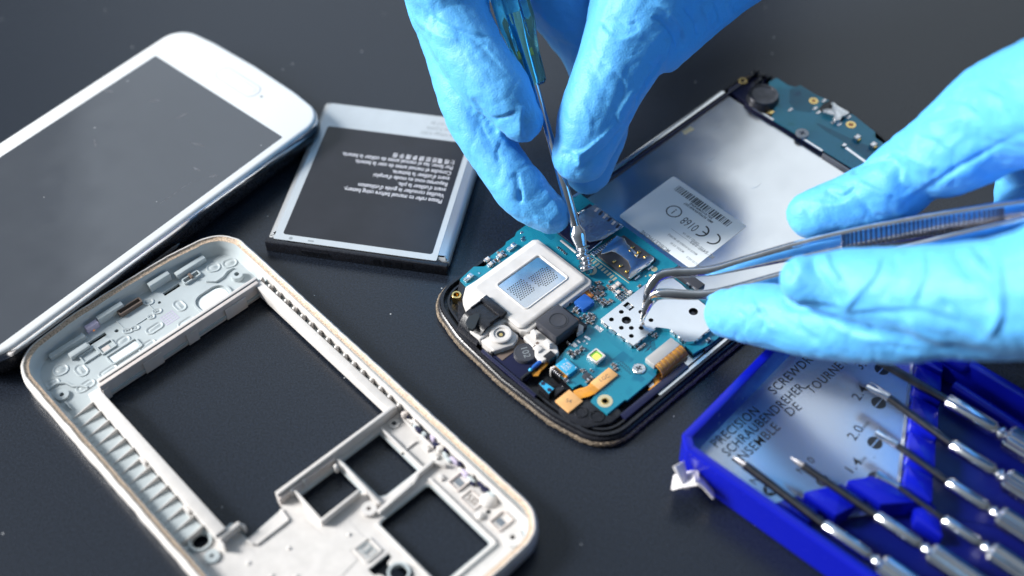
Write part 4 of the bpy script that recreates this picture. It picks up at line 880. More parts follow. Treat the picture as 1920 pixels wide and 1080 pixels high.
# wavy ridge behind the two screw bosses
for s, c0 in ((1, (1275, 258)), (-1, (262, 950))):
    x, y = F.l(*k1(*c0), 2.5)
    pts = [(x - 3.2, y + s * 1.8), (x - 3.4, y - s * .6), (x - 2.2, y - s * 2.4), (x - .2, y - s * 3.0), (x + 1.0, y - s * 4.4), (x + 2.6, y - s * 5.4)] if s < 0 else [(x - 2.2, y + .6), (x - 2.4, y - 1.2), (x - 1.6, y - 3.0), (x - 1.6, y - 5.0), (x - 3.4, y - 6.5)]
    MB().sweep([(*p, 2.5) for p in pts], [(.35, .45)] * len(pts), n=10).build('wavy_ridge', 'grey_plastic', FLR, 60)
# inner lip segments along the short top wall
def lipseg(v0, v1, du, z1, mtl='grey_plastic'):
    MB().box(U0 + 3.2 + du, v0, U0 + 4.6 + du, v1, 2.2, z1, 0, .25).build('lip_segment', mtl, E)
lipseg(8.6, 14.5, .2, 4.9); lipseg(-6, 1, .3, 4.6); lipseg(-9.5, -6.2, .6, 4.2, 'mauve'); lipseg(15.5, 24, 1.4, 4.2); lipseg(-20, -10.5, 1.6, 3.6)
x, y = F.l(*k1(655, 440), 3.4); MB().ring(rpoly(rect(x - .9, y - 3.2, x + .9, y + 3.2), .4), .35, 3.6, 2.3).build('microphone_seat', 'chip_brown', E, label='dirty brown slot')
x, y = F.l(*k1(1010, 265), 3.4); MB().ring(rpoly(rect(x - .9, y - 2.4, x + .9, y + 2.4), .4), .3, 3.1, 2.3).build('pin_seat', 'grey_plastic', E); MB().box(x - .9, y - .3, x + .7, y + .3, 2.3, 3.8, 0, .1).build('pin', 'chip_brown', E)
x, y = F.l(*k1(375, 700), 3.4); MB().box(x - 1.4, y - 2.8, x + .2, y + 2.2, 2.3, 3.8, 0, .3).build('button_seat', 'grey_plastic', E)
x, y = F.l(*k1(448, 578), 4.6); MB().prism(circ(x, y, .3, 10), 4.55, 4.63).build('red_dot', 'copper', E)
wall((-31.6, -24.0), (-29.2, -24.0), .35, 3.3, 'small_rib', 'grey_plastic', bev=.1)
# right bottom details
for c in ((910, 390), (957, 435), (985, 545)):
    x, y = F.l(*k3(*c), 3.2); MB().box(x - .75, y - .5, x + .75, y + .5, 2.4, 3.2, 0, .2).build('raised_block', 'white_plastic', E)
for c in ((1085, 572), (1305, 783)):
    x, y = F.l(*k3(*c), 2.8); MB().ring(rpoly(rect(x - 1.7, y - 2.1, x + 1.7, y + 2.1), .3), .3, 3.0, 2.4).build('window_seat', 'cream_plastic', E); MB().box(x - .9, y - .9, x + 1.0, y + .6, 2.46, 2.55).build('dark_window', 'steel', E)
x, y = F.l(*k3(1152, 672), 2.6); MB().ring(rpoly(rect(x - 2.2, y - 1.6, x + 2.2, y + 1.6), .3), .2, 2.8, 2.4).build('number_seat', 'cream_plastic', E)
text('532', 2.3, 'chip_brown', E, (x, y, 2.6), math.radians(10), sx=.8)
x, y = F.l(*k3(1240, 665), 3.4); MB().lathe([(1.9, 2.4), (1.9, 3.0), (1.4, 3.7), (.6, 3.9), (.01, 3.9)], (x, y, 0), n=24).build('dome', 'white_plastic', E, 60)
x, y = F.l(*k3(1195, 755), 3.0); MB().lathe([(1.0, 2.4), (.9, 3.1), (.4, 3.4), (.01, 3.4)], (x, y, 0), n=16).build('dome', 'white_plastic', E, 60)
x, y = F.l(*k3(1238, 735), 2.5); MB().prism(circ(x, y, .55, 12), 2.45, 2.5).build('dark_hole', 'ink', E, 0)
rs = random.Random(11)
for k in range(26):                                                    # torn dark glue along the inner ridge
    t_ = k / 25; u = 25.5 + t_ * 28 + rs.uniform(-.4, .4); v = 29.3 - .1 * t_ + rs.uniform(-.5, .6)
    L = rs.uniform(.4, 1.5); W = rs.uniform(.25, .6)
    MB().prism(rpoly([(u - L, v - W), (u + rs.uniform(0, .5), v - W * 1.2), (u + L, v - W * .3), (u + L * .7, v + W), (u - L * .6, v + W * 1.1)], .2, 2), 2.6, 3.2 + rs.uniform(.2, 1.6), 0, .15).build('glue_scrap', ['navy_plastic', 'mauve', 'grey_plastic', 'white_plastic'][rs.choice([0, 0, 1, 2, 3])], E)
x, y = F.l(*k3(790, 215), 4); MB().lathe([(.8, 2.4), (.8, 4.4), (.4, 4.9), (.01, 4.9)], (x, y, 0), n=14).build('post', 'cream_plastic', E, 50)
for c in ((250, 570), (187, 620), (425, 492)):
    x, y = F.l(*k3(*c), 4.4); MB().lathe([(.5, 2.4), (.5, 4.8), (.2, 5.1), (.01, 5.1)], (x, y, 0), n=12).build('post', 'white_plastic', E, 50)
for c in ((175, 930), (495, 857)): 
    x, y = F.l(*k3(*c), 2.6); MB().lathe([(.45, 2.5), (.4, 2.8), (.01, 2.95)], (x, y, 0), n=12).build('pimple', 'white_plastic', FLR, 60)
for c in ((390, 432), (590, 540), (800, 545)):
    x, y = F.l(*k5(*c), 2.6); MB().lathe([(.5, 2.5), (.45, 2.8), (.01, 2.95)], (x, y, 0), n=12).build('pimple', 'white_plastic', FLR, 60)
x, y = F.l(*k5(1680, 520), 2.6); MB().ring(circ(x, y, 2.4, 26), .5, 3.1, 1.9).build('camera_ring', 'grey_plastic', FLR, 50)
# ================================================================== blue screwdriver case
q8 = crop(1240, 640, 2.454)
F = Frame('screwdriver_case', 'open bright blue plastic case with printed silver insert plate and stepped driver rack', 'tool case', (1301, 840), 4, 46)
E = F.e
ZR = 10.5
outer = [(-5.2, -1.2), (-2.6, 1.9), (53.5, 1.9), (55.8, -1), (56.3, -110), (-5.2, -110)]
oc = rpoly(outer, [1.2, 1.2, 2, 2, 2, 2], 4)
MB().loft(oc, [(.8, 0), (.2, .5), (0, 1.2), (0, 1.6)]).build('base', 'blue_plastic', E)
def lvl(lv, name, m='blue_plastic'): return MB().loft(oc, lv, closed=False).build(name, m, E, 30)
lvl([(0, 1.6), (.0, ZR - .3), (.15, ZR - .05), (.35, ZR), (1.7, ZR), (2.0, ZR - .15), (2.1, ZR - .4), (2.6, 2.2)], 'wall')
MB().loft(inset(ccw(oc), 2.4), [(0, 1.6), (0, 2.0)]).build('tray_floor', 'tray_shade_blue', E)
# insert plate
plp = [(-1.1, .15 - 1.0), (.4, .15), (52.6, .15), (52.6, -22.5), (44.4, -26.6), (16.2, -40.8), (8, -34), (-1.1, -24)]
MB().prism(plp, 2.2, 3.0, 0, .08).build('insert_plate', 'case_plate', E, 0)
MB().add([(16.4, -39.9, 1.9), (52, -22, 1.9), (52, -22.9, 4.6), (16.4, -40.9, 4.6), (16.4, -41.4, 1.9), (52, -23.4, 1.9)], [(0, 1, 2, 3), (3, 2, 5, 4)]).build('plate_lip', 'teal_clear', E, 0)
Z = 3.02
IP = [o for o in COL.objects if o.name.startswith('insert_plate')][0]
def pt(s, size, c, m='ink', sx=1.0, al='CENTER', bold=.01, rz=0):
    x, y = F.l(*c, 3); return text(s, size, m, IP, (x, y, Z), math.radians(rz), bold, 1.06, al, sx)
def span(s, a, b, size):
    """print s between two photo positions"""
    A = F.l(*a, 3); B = F.l(*b, 3); me = text_mesh(s, size, 'ink', 0, .015, 1.08, 'LEFT')
    xs = [v.co.x for v in me.vertices]; wd_ = max(xs) - min(xs); L = math.dist(A, B)
    o = put('lettering', me, IP, ((A[0]), (A[1]), Z), math.atan2(B[1] - A[1], B[0] - A[0])); o.scale = (L / wd_, 1, 1)
def sp2(s, a, b): span(s, q8(*a), q8(*b), 3.3)
sp2('PRECISION', (240, 480), (438, 315)); sp2('SCREWDRIVER', (505, 235), (760, 10)); sp2('SCHRAUBENDREHER', (292, 520), (648, 205))
sp2('TOURNEVIS', (680, 232), (875, 65)); sp2('ENSEMBLE', (340, 562), (532, 390)); sp2('DE', (578, 335), (632, 297))
for s, c1, c2 in (('3.0', (905, 122), (948, 85)), ('2.4', (893, 268), (935, 212)), ('2.0', (873, 450), (915, 395)), ('1.4', (855, 605), (902, 555))):
    span(s, q8(*c1), q8(*c2), 3.2)
for c in ((965, 82), (945, 208), (940, 385), (925, 548)):
    x, y = F.l(*q8(*c), 3); text('m/m', 1.7, 'ink', IP, (x, y, Z), 0, 0, 1, 'CENTER', .8)
for c in ((1015, 128), (1000, 283), (983, 467), (985, 630)):
    x, y = F.l(*q8(*c), 3); s = MB()
    for d in (-1, 1):
        p = [(x + 1.55 * math.cos(a) , y + d * .14 + d * abs(1.55 * math.sin(a))) for a in np.linspace(0, math.pi, 14)]
        MB().prism(p, 3.0, Z).build('slot_mark', 'ink', IP, 0, rz=0)
for s, c in (('N', (432, 640)), ('N', (645, 590)), ('0', (690, 548))): pt(s, 2.6, q8(*c))
for c in ((500, 685), (742, 640)):
    x, y = F.l(*q8(*c), 3); MB().prism(circ(x, y, 1.5, 20), 3.0, Z, 0, 0, [[(x - .9, y - .2), (x - .2, y - .2), (x - .2, y - .9), (x + .2, y - .9), (x + .2, y - .2), (x + .9, y - .2), (x + .9, y + .2), (x + .2, y + .2), (x + .2, y + .9), (x - .2, y + .9), (x - .2, y + .2), (x - .9, y + .2)]]).build('cross_mark', 'ink', IP, 0)
# stepped rack that carries the shafts
def rack(name, pts, z1, z0=2.0, bev=.5): return MB().prism(rpoly(pts, .5, 3), z0, z1, 0, bev).build(name, 'blue_plastic', E)
rack('rack_step', [(-2.4, -20.4), (4.2, -24.0), (4.2, -29.5), (-2.4, -29.5)], 5.8)
rack('rack_step', [(4.8, -24.4), (12.2, -29.4), (12.2, -35.6), (4.8, -33)], 6.6)
rack('rack_step', [(12.8, -29.6), (17.6, -33.2), (19.0, -38.2), (19.0, -44.5), (12.8, -38.5)], 7.2)
L0 = Vector((19.5, -39.8)); L1 = Vector((52.5, -22.9)); dd = (L1 - L0)
cuts = [0, .16, .20, .40, .44, .66, .70, .90, .93, 1.0]
for i in range(0, 10, 2):
    a = L0 + dd * cuts[i]; b = L0 + dd * cuts[i + 1]; n_ = Vector((.42, -.9)) * 7.0
    rack('rack_ridge', [tuple(a), tuple(b), tuple(b + Vector((.6, -6.2))), tuple(a + Vector((.6, -6.6)))], 7.4)
rack('rack_bar', [tuple(L0 + Vector((0, -1))), tuple(L1 + Vector((0, -1))), tuple(L1 + Vector((0, -6))), tuple(L0 + Vector((0, -6)))], 5.0)
rack('rack_front', [(15.5, -45.5), (21.5, -40.6), (21.5, -46.6), (15.5, -52.5)], 5.4)
MB().sweep([(49.6, -34, 7.0), (49.2, -44, 7.0), (49.0, -52, 7.0)], [1.3, 1.3, 1.3], n=12).build('divider', 'blue_plastic', E, 60)
MB().sweep([(54.2, -25, 9.2), (54.2, -33.6, 9.2), (54.2, -34.8, 9.0)], [1.9, 1.9, .8], n=14).build('hinge_roll', 'blue_plastic', E, 60)
for u in (4.9, 13.4, 21.6, 30.2, 39.2): MB().box(u - .35, -108, u + .35, -55, 1.9, 4.2, 0, .15).build('tray_rib', 'tray_shade_blue', E)
# drivers: separate tools lying in the case
DR = 'precision screwdrivers lying in the blue case'
def driver(u, tipv, sleevev, beadv, rsh, rsl, kind, z, label, du=0.0, mesh=None):
    q = Vector((math.cos(F.a) * u - math.sin(F.a) * beadv, math.sin(F.a) * u + math.cos(F.a) * beadv)) + Vector(F.o)
    e = bpy.data.objects.new('screwdriver', None); COL.objects.link(e); e.location = (q.x, q.y, 0); e.rotation_euler.z = F.a
    tag(e, label, 'screwdriver', DR)
    tv = tipv - beadv; sv = sleevev - beadv; zt = z
    dx = du
    s = MB()
    if kind == 'flat':
        s.sweep([(0, sv - 1, zt), (dx, tv - 5.2, zt)], [rsh, rsh], n=14)
        bl = MB().sweep([(dx, tv - 5.4, zt), (dx, tv - 3.8, zt), (dx, tv - 1.6, zt), (dx, tv, zt)], [(rsh, rsh), (rsh * 1.05, rsh * .8), (rsh * 1.5, rsh * .35), (rsh * 1.25, .12)], n=12, sq=3)
        bl.build('blade', 'chrome', e, 50)
    else:
        s.sweep([(0, sv - 1, zt), (dx, tv - 4.2, zt), (dx, tv - 3.2, zt)], [rsh, rsh, rsh * 1.02], n=14)
        MB().sweep([(dx, tv - 3.2, zt), (dx, tv - 1.2, zt), (dx, tv, zt)], [rsh, rsh * .6, rsh * .16], n=8, sq=1.3).build('cross_tip', 'dark_steel', e, 40)
    s.build('shaft', 'dark_steel', e, 60)
    r = rsl
    ax = lambda prof: [(a, b) for a, b in prof]
    L = sv
    sl = MB().lathe([(.05, L), (r * .75, L), (r, L - .5), (r, 1.6), (r * .8, 1.1), (r * .62, .8), (r * .62, .3), (r * .95, 0), (r * 1.0, -.5), (r * .6, -1.0), (r * .6, -1.4)], (0, 0, zt), (0, 1, 0), 22)
    sl.v = [(a, b, c) for a, b, c in sl.v]; sl.build('sleeve', 'chrome', e, 50)
    R = r * 1.75; n = 36; vs = []; fs = []; pr_ = [(-1.3, .3), (-1.4, .75), (-2.2, 1.0), (-60, 1.0)]
    for y_, k in pr_:
        for i in range(n):
            a = 2 * math.pi * i / n; rr = R * k * (1 - (.09 if i % 3 == 0 else 0)); vs.append((rr * math.cos(a), y_, zt + rr * math.sin(a)))
    for j in range(3):
        for i in range(n): fs.append((j * n + i, (j + 1) * n + i, (j + 1) * n + (i + 1) % n, j * n + (i + 1) % n))
    fs.append(tuple(range(n))); MB().add(vs, fs).build('fluted_handle', 'chrome', e, 25)
    return e
driver(.3, -9.0, -32.6, -44.6, .95, 1.45, 'cross', 8.2, 'thick cross-tip precision screwdriver lying over the word ENSEMBLE, nearest the case edge', 1.0)
driver(9.2, -18.3, -39.4, -50.6, .85, 1.35, 'cross', 8.4, 'cross-tip precision screwdriver second from the lower case edge, tip above the letter N')
driver(17.2, -34.0, -50.2, -59.4, .55, 1.25, 'flat', 8.8, 'thinnest flat-blade precision screwdriver, its tip below the 1.4 marking', .6)
driver(25.4, -28.3, -46.2, -56.6, .75, 1.35, 'flat', 9, 'flat-blade precision screwdriver with its tip at the 2.0 marking', .9)
driver(34.1, -20.2, -41.9, -53.2, .85, 1.5, 'flat', 9, 'flat-blade precision screwdriver with a brightly shining tip at the 2.4 marking', 1.7)
driver(43.6, -10.0, -35.2, -48.2, 1.0, 1.75, 'flat', 9, 'widest flat-blade precision screwdriver, its tip hidden under the gloved hand by the 3.0 marking', -.8)
# white paper tag knotted through the corner
T3 = lambda x, y, z: tuple(P(x, y, z))
e = bpy.data.objects.new('paper_tag', None); COL.objects.link(e); o_ = P(1295, 905, 0); e.location = tuple(o_)
tag(e, 'small white paper tag knotted round the left corner of the blue case', 'tag')
def strip(pts, w, name, up=(0, 0, 1)):
    p = [Vector(T3(*q)) - Vector(tuple(o_)) for q in pts]
    return MB().sweep(p, [(w, .35)] * len(p), up=up, n=8, sq=5).build(name, 'paper', e, 30)
strip([(1272, 870, 8.5), (1278, 885, 7.5), (1285, 905, 5.5), (1280, 915, 4.0)], 2.0, 'folded_strip', (.3, .4, 1))
strip([(1262, 905, 4.5), (1278, 900, 5.5), (1296, 897, 6.0), (1310, 895, 6.4)], 2.7, 'folded_strip', (0, .4, 1))
LS = strip([(1300, 893, 6.8), (1318, 905, 5.6), (1336, 925, 3.6)], 2.6, 'folded_strip', (.4, .6, 1))
for i in range(3):
    a = Vector(T3(1291 + i * 6, 890, 6.9)) - Vector(tuple(o_)); b = Vector(T3(1294 + i * 6, 912, 6.2)) - Vector(tuple(o_)); MB().sweep([a, b], [(.12, .05)] * 2, n=4).build('printed_line', 'ink', e, 0)
# ================================================================== gloved hands and the tools they hold
def catmull(pts, k):
    p = np.array(pts, float); n = len(p); out = []
    for i in range(n - 1):
        a, b, c, d = p[max(i - 1, 0)], p[i], p[i + 1], p[min(i + 2, n - 1)]
        for j in range(k):
            t = j / k; out.append(.5 * ((2 * b) + (-a + c) * t + (2 * a - 5 * b + 4 * c - d) * t * t + (-a + 3 * b - 3 * c + d) * t ** 3))
    out.append(p[-1]); return np.array(out)
_rng = np.random.RandomState(5); _perm = _rng.permutation(256); _grad = _rng.normal(size=(256, 3)); _grad /= np.linalg.norm(_grad, axis=1)[:, None]
def gnoise(p):
    """gradient noise, vectorised"""
    i = np.floor(p).astype(int); f = p - i; u = f * f * f * (f * (f * 6 - 15) + 10); r = 0
    for dx in (0, 1):
        for dy in (0, 1):
            for dz in (0, 1):
                h = _perm[(_perm[(_perm[(i[:, 0] + dx) & 255] + i[:, 1] + dy) & 255] + i[:, 2] + dz) & 255]
                g = (_grad[h] * (f - [dx, dy, dz])).sum(1)
                r = r + g * (u[:, 0] if dx else 1 - u[:, 0]) * (u[:, 1] if dy else 1 - u[:, 1]) * (u[:, 2] if dz else 1 - u[:, 2])
    return r
def chain3(ch):
    """(photo x, photo y, height, radius) -> world points with radii"""
    c = catmull(ch, 7); return [(Vector(tuple(P(a, b, z))), r) for a, b, z, r in c]
def chaink(ch):
    out = []
    for a, b, dk, r in catmull(ch, 7):
        k = 322 - dk; v = CD + (a - 960) / FPX * CX - (b - 540) / FPX * CY; out.append((Vector(tuple(CAM + v * k)), r * k / FPX))
    return out
def capsule(mb, pr, n=20):
    pts = []; R = []
    (p0, r0), (p1, _) = pr[0], pr[1]; d0 = (p0 - p1).normalized()
    (q0, s0), (q1, _) = pr[-1], pr[-2]; d1 = (q0 - q1).normalized()
    for k in (85, 65, 45, 25, 10): a = math.radians(k); pts.append(p0 + d0 * r0 * math.sin(a)); R.append(r0 * math.cos(a))
    for p, r in pr: pts.append(p); R.append(r)
    for k in (10, 25, 45, 65, 85): a = math.radians(k); pts.append(q0 + d1 * s0 * math.sin(a)); R.append(s0 * math.cos(a))
    mb.sweep(pts, [(r, r) for r in R], up=(.13, .31, .94), n=n)
def glove(name, chains, strokes, origin, voxel, folds, label, smooth_it=8, world=(), depth=False):
    mb = MB()
    for ch in chains: capsule(mb, (chaink if depth else chain3)(ch))
    for ch in world: capsule(mb, [(Vector(c[:3]), c[3]) for c in catmull(ch, 6)])
    me = bpy.data.meshes.new('raw'); me.from_pydata(mb.v, [], mb.f); o = bpy.data.objects.new('raw', me); COL.objects.link(o)
    rm = o.modifiers.new('r', 'REMESH'); rm.mode = 'VOXEL'; rm.voxel_size = voxel
    sm = o.modifiers.new('s', 'SMOOTH'); sm.factor = .5; sm.iterations = smooth_it
    dg = bpy.context.evaluated_depsgraph_get(); m2 = bpy.data.meshes.new_from_object(o.evaluated_get(dg))
    bpy.data.objects.remove(o)
    n = len(m2.vertices); co = np.empty(n * 3); m2.vertices.foreach_get('co', co); co = co.reshape(-1, 3)
    no = np.empty(n * 3); m2.vertices.foreach_get('normal', no); no = no.reshape(-1, 3)
    # soft folds of the glove film
    disp = np.zeros(n)
    for amp, fx, ang, tilt, ridge in folds:
        ca, sa = math.cos(math.radians(ang)), math.sin(math.radians(ang))
        q = np.stack([(co[:, 0] * ca + co[:, 1] * sa) * fx, (-co[:, 0] * sa + co[:, 1] * ca) * fx * tilt, co[:, 2] * fx * .8], 1)
        q = q + .7 * np.stack([gnoise(q * .6 + 9), gnoise(q * .6 + 31), gnoise(q * .6 + 57)], 1)
        g = gnoise(q)
        disp += amp * ((1 - np.abs(g) * 3.2).clip(0) ** 2 if ridge else g)
    # folds seen in the photograph, pressed into the side they show on
    v = co - CAM; k = v @ CD; sx = 960 + FPX * (v @ CX) / k; sy = 540 - FPX * (v @ CY) / k
    facing = np.clip(-(no * v).sum(1) / np.linalg.norm(v, axis=1) * 2.2 + .1, 0, 1)
    for pts, wpx, amp in strokes:
        c = catmull(pts, 6); best = np.full(n, 1e9); lo = c.min(0) - 4 * wpx; hi = c.max(0) + 4 * wpx
        sel = np.where((sx > lo[0]) & (sx < hi[0]) & (sy > lo[1]) & (sy < hi[1]))[0]
        if not len(sel): continue
        S = np.stack([sx[sel], sy[sel]], 1); b = np.full(len(sel), 1e9); tt = np.zeros(len(sel)); m_ = len(c) - 1; sg = np.zeros(len(sel))
        for i in range(m_):
            a_, d_ = c[i], c[i + 1] - c[i]; L2 = (d_ ** 2).sum() + 1e-9; t = np.clip(((S - a_) @ d_) / L2, 0, 1)
            dv = S - (a_ + t[:, None] * d_); dist = np.hypot(dv[:, 0], dv[:, 1]); u = dist < b
            b[u] = dist[u]; tt[u] = (i + t[u]) / m_; sg[u] = np.sign(dv[u, 0] * d_[1] - dv[u, 1] * d_[0])
        fade = np.clip(np.sin(np.pi * np.clip(tt, .02, .98)) * 1.8, 0, 1)
        prof = np.where(sg >= 0, np.exp(-(b / (.5 * wpx)) ** 2), np.exp(-(b / (1.8 * wpx)) ** 1.3))
        disp[sel] += .8 * amp * prof * fade * facing[sel]
    co = co + no * disp[:, None] - np.array(origin)
    m2.vertices.foreach_set('co', co.ravel()); m2.update()
    m2.materials.clear(); m2.materials.append(MAT['nitrile']); m2.polygons.foreach_set('use_smooth', [True] * len(m2.polygons)); m2.name = name
    o = put(name, m2, None, tuple(origin)); tag(o, label, 'gloved hand'); return o

h3 = lambda pts: [(740 + x / 2.454, y / 2.454) for x, y in pts]
# ---- hand with the screwdriver
# (photo x, photo y, mm in front of the plane of sharp focus, radius in photo pixels)
indexf = [(804, -130, 5, 92), (826, -55, 4, 84), (848, 25, 2, 71), (891, 108, 4, 65), (943, 178, 6, 59), (977, 224, 6, 44)]
middle = [(826, -110, -6, 95), (842, 0, -5, 82), (862, 100, -4, 66), (884, 190, -3, 60), (930, 292, -2, 53), (984, 366, -1, 48), (1032, 402, -1, 39)]
thumb = [(1290, -160, 0, 150), (1240, -60, 2, 122), (1195, 40, 3, 98), (1153, 130, 4, 80), (1113, 222, 4, 69), (1089, 290, 3, 54)]
web = [(1375, -90, -3, 112), (1300, -12, -1, 90), (1232, 62, 1, 78)]
ringf = [(1000, -110, -16, 110), (1040, -30, -16, 84), (1108, 90, -17, 62), (1132, 210, -15, 52), (1102, 322, -12, 44)]
palm = [(860, -190, -4, 140), (980, -170, -16, 150), (1100, -170, -16, 150), (1220, -190, -6, 160)]
palm2 = [(1000, -70, -24, 110), (1050, -60, -24, 110), (1110, -80, -22, 120)]
S1 = [
    (h3([(90, 20), (220, 110), (330, 150), (440, 180)]), 7, -1.0), (h3([(60, 60), (180, 150), (300, 185)]), 6, .5),
    (h3([(455, 548), (510, 535), (552, 512)]), 3.2, -.9), (h3([(590, 480), (578, 560), (592, 655)]), 5, .6), (h3([(600, 640), (650, 640), (690, 585)]), 5, .4),
    (h3([(340, 170), (400, 210), (440, 260), (520, 340)]), 6, -.5), (h3([(470, 590), (420, 560), (380, 500), (350, 450)]), 7, -.8),
    (h3([(470, 595), (500, 640), (560, 690), (640, 770), (700, 860)]), 6, .9), (h3([(520, 640), (600, 720), (690, 790)]), 6, -.6),
    (h3([(560, 790), (575, 860), (580, 940)]), 4.5, -.8), (h3([(480, 740), (470, 700), (490, 650)]), 5, -.5), (h3([(580, 870), (585, 900), (577, 940)]), 3, -.7),
    (h3([(680, 740), (720, 780), (700, 800)]), 3.5, -.8), (h3([(690, 870), (740, 930), (770, 1000)]), 6, .5), (h3([(640, 1000), (690, 1010), (740, 1050)]), 4, .5),
    (h3([(380, 520), (400, 580), (430, 640)]), 6, -.4),
    # thumb folds
    (h3([(820, 700), (845, 705), (880, 690), (940, 640), (1030, 560)]), 4, .8), (h3([(845, 712), (855, 740), (845, 780)]), 3.5, .7), (h3([(760, 700), (800, 705), (840, 735)]), 3.5, -.6),
    (h3([(855, 760), (930, 720), (1000, 650), (1050, 600)]), 4, -.6), (h3([(1050, 580), (1030, 530), (1060, 470), (1110, 400)]), 5, .9), (h3([(1130, 430), (1120, 500), (1080, 560)]), 4, -.7),
    (h3([(1190, 300), (1150, 380), (1100, 440)]), 5, .8), (h3([(1240, 250), (1215, 320), (1160, 400)]), 4.5, -.9), (h3([(1270, 180), (1255, 240), (1230, 300)]), 5, .9),
    (h3([(1300, 240), (1290, 180), (1240, 110), (1180, 80)]), 5, -1.0), (h3([(1340, 200), (1320, 130), (1270, 60), (1200, 20)]), 4.5, .8), (h3([(1400, 170), (1380, 100), (1330, 30)]), 5, -.8),
    (h3([(1450, 130), (1430, 70), (1400, 10)]), 4.5, .7), (h3([(1500, 110), (1490, 50), (1460, 0)]), 5, -.7), (h3([(1560, 80), (1540, 40), (1530, 0)]), 4, .6),
    (h3([(920, 80), (980, 160), (1060, 180), (1150, 130)]), 8, .5), (h3([(900, 160), (920, 240), (1000, 330)]), 9, -.4), (h3([(1000, 60), (1060, 110), (1120, 100)]), 6, -.5),
    (h3([(1010, 330), (1060, 400), (1040, 470)]), 7, -.5), (h3([(870, 480), (900, 560), (890, 640)]), 7, .3),
    (h3([(660, 50), (720, 110), (800, 150)]), 7, .6), (h3([(700, 170), (760, 200), (850, 230)]), 6, -.5)]
FO = [(.9, .05, 35, 1.4, False), (.35, .10, -30, .6, False), (-.22, .10, 40, .5, True), (-.16, .2, -35, .45, True), (-.09, .42, 55, .4, True), (.05, .4, 10, .8, False)]
glove('gloved_hand', [indexf, middle, thumb, web, ringf, palm, palm2], S1, P(1000, 200, 35), .52, FO,
      'light blue nitrile gloved hand pinching the clear teal screwdriver upright over the board',
      depth=True, world=[[(10, 78, 60, 20), (22, 94, 72, 23), (38, 116, 86, 24), (60, 160, 103, 26), (70, 195, 116, 28)]])
GL1 = [x for x in COL.objects if x.name.startswith('gloved_hand')][-1]
def sleeve(g, ch):
    o = Vector(g.location); c = catmull(ch, 8); MB().sweep([Vector(q[:3]) - o for q in c], [(q[3] + .8 * math.sin(i * 1.3), q[3] + .8 * math.sin(i * 1.7)) for i, q in enumerate(c)], n=28).build('sleeve', 'sleeve', g, 60)
sleeve(GL1, [(66, 178, 110, 31), (80, 230, 130, 35), (100, 340, 172, 44), (122, 500, 236, 54)])
# ---- hand with the tweezers
h7 = lambda pts: [(1180 + x / 1.742, 80 + y / 1.742) for x, y in pts]
thumb2 = [(1522, 402, 27, 5.6), (1580, 385, 30, 6.6), (1662, 356, 34, 8.5), (1715, 312, 39, 8.7), (1778, 282, 45, 10.6), (1885, 214, 56, 12.6), (2000, 178, 68, 14), (2120, 150, 78, 16)]
index2 = [(1512, 528, 40, 5.6), (1580, 532, 41, 7.6), (1690, 545, 45, 9.0), (1800, 552, 51, 10.3), (1930, 545, 58, 12.2), (2060, 520, 66, 15)]
middle2 = [(1366, 588, 15, 5.6), (1432, 592, 20, 7.5), (1550, 606, 28, 7.7), (1680, 610, 36, 8.3), (1790, 590, 44, 9.3), (1930, 570, 52, 11), (2060, 560, 58, 15)]
web2 = [(2000, 215, 46, 15), (1952, 318, 26, 10.5), (1948, 400, 20, 10), (2010, 480, 34, 14)]
palm3 = [(2160, 500, 50, 18), (2170, 350, 46, 18), (2180, 150, 70, 18)]
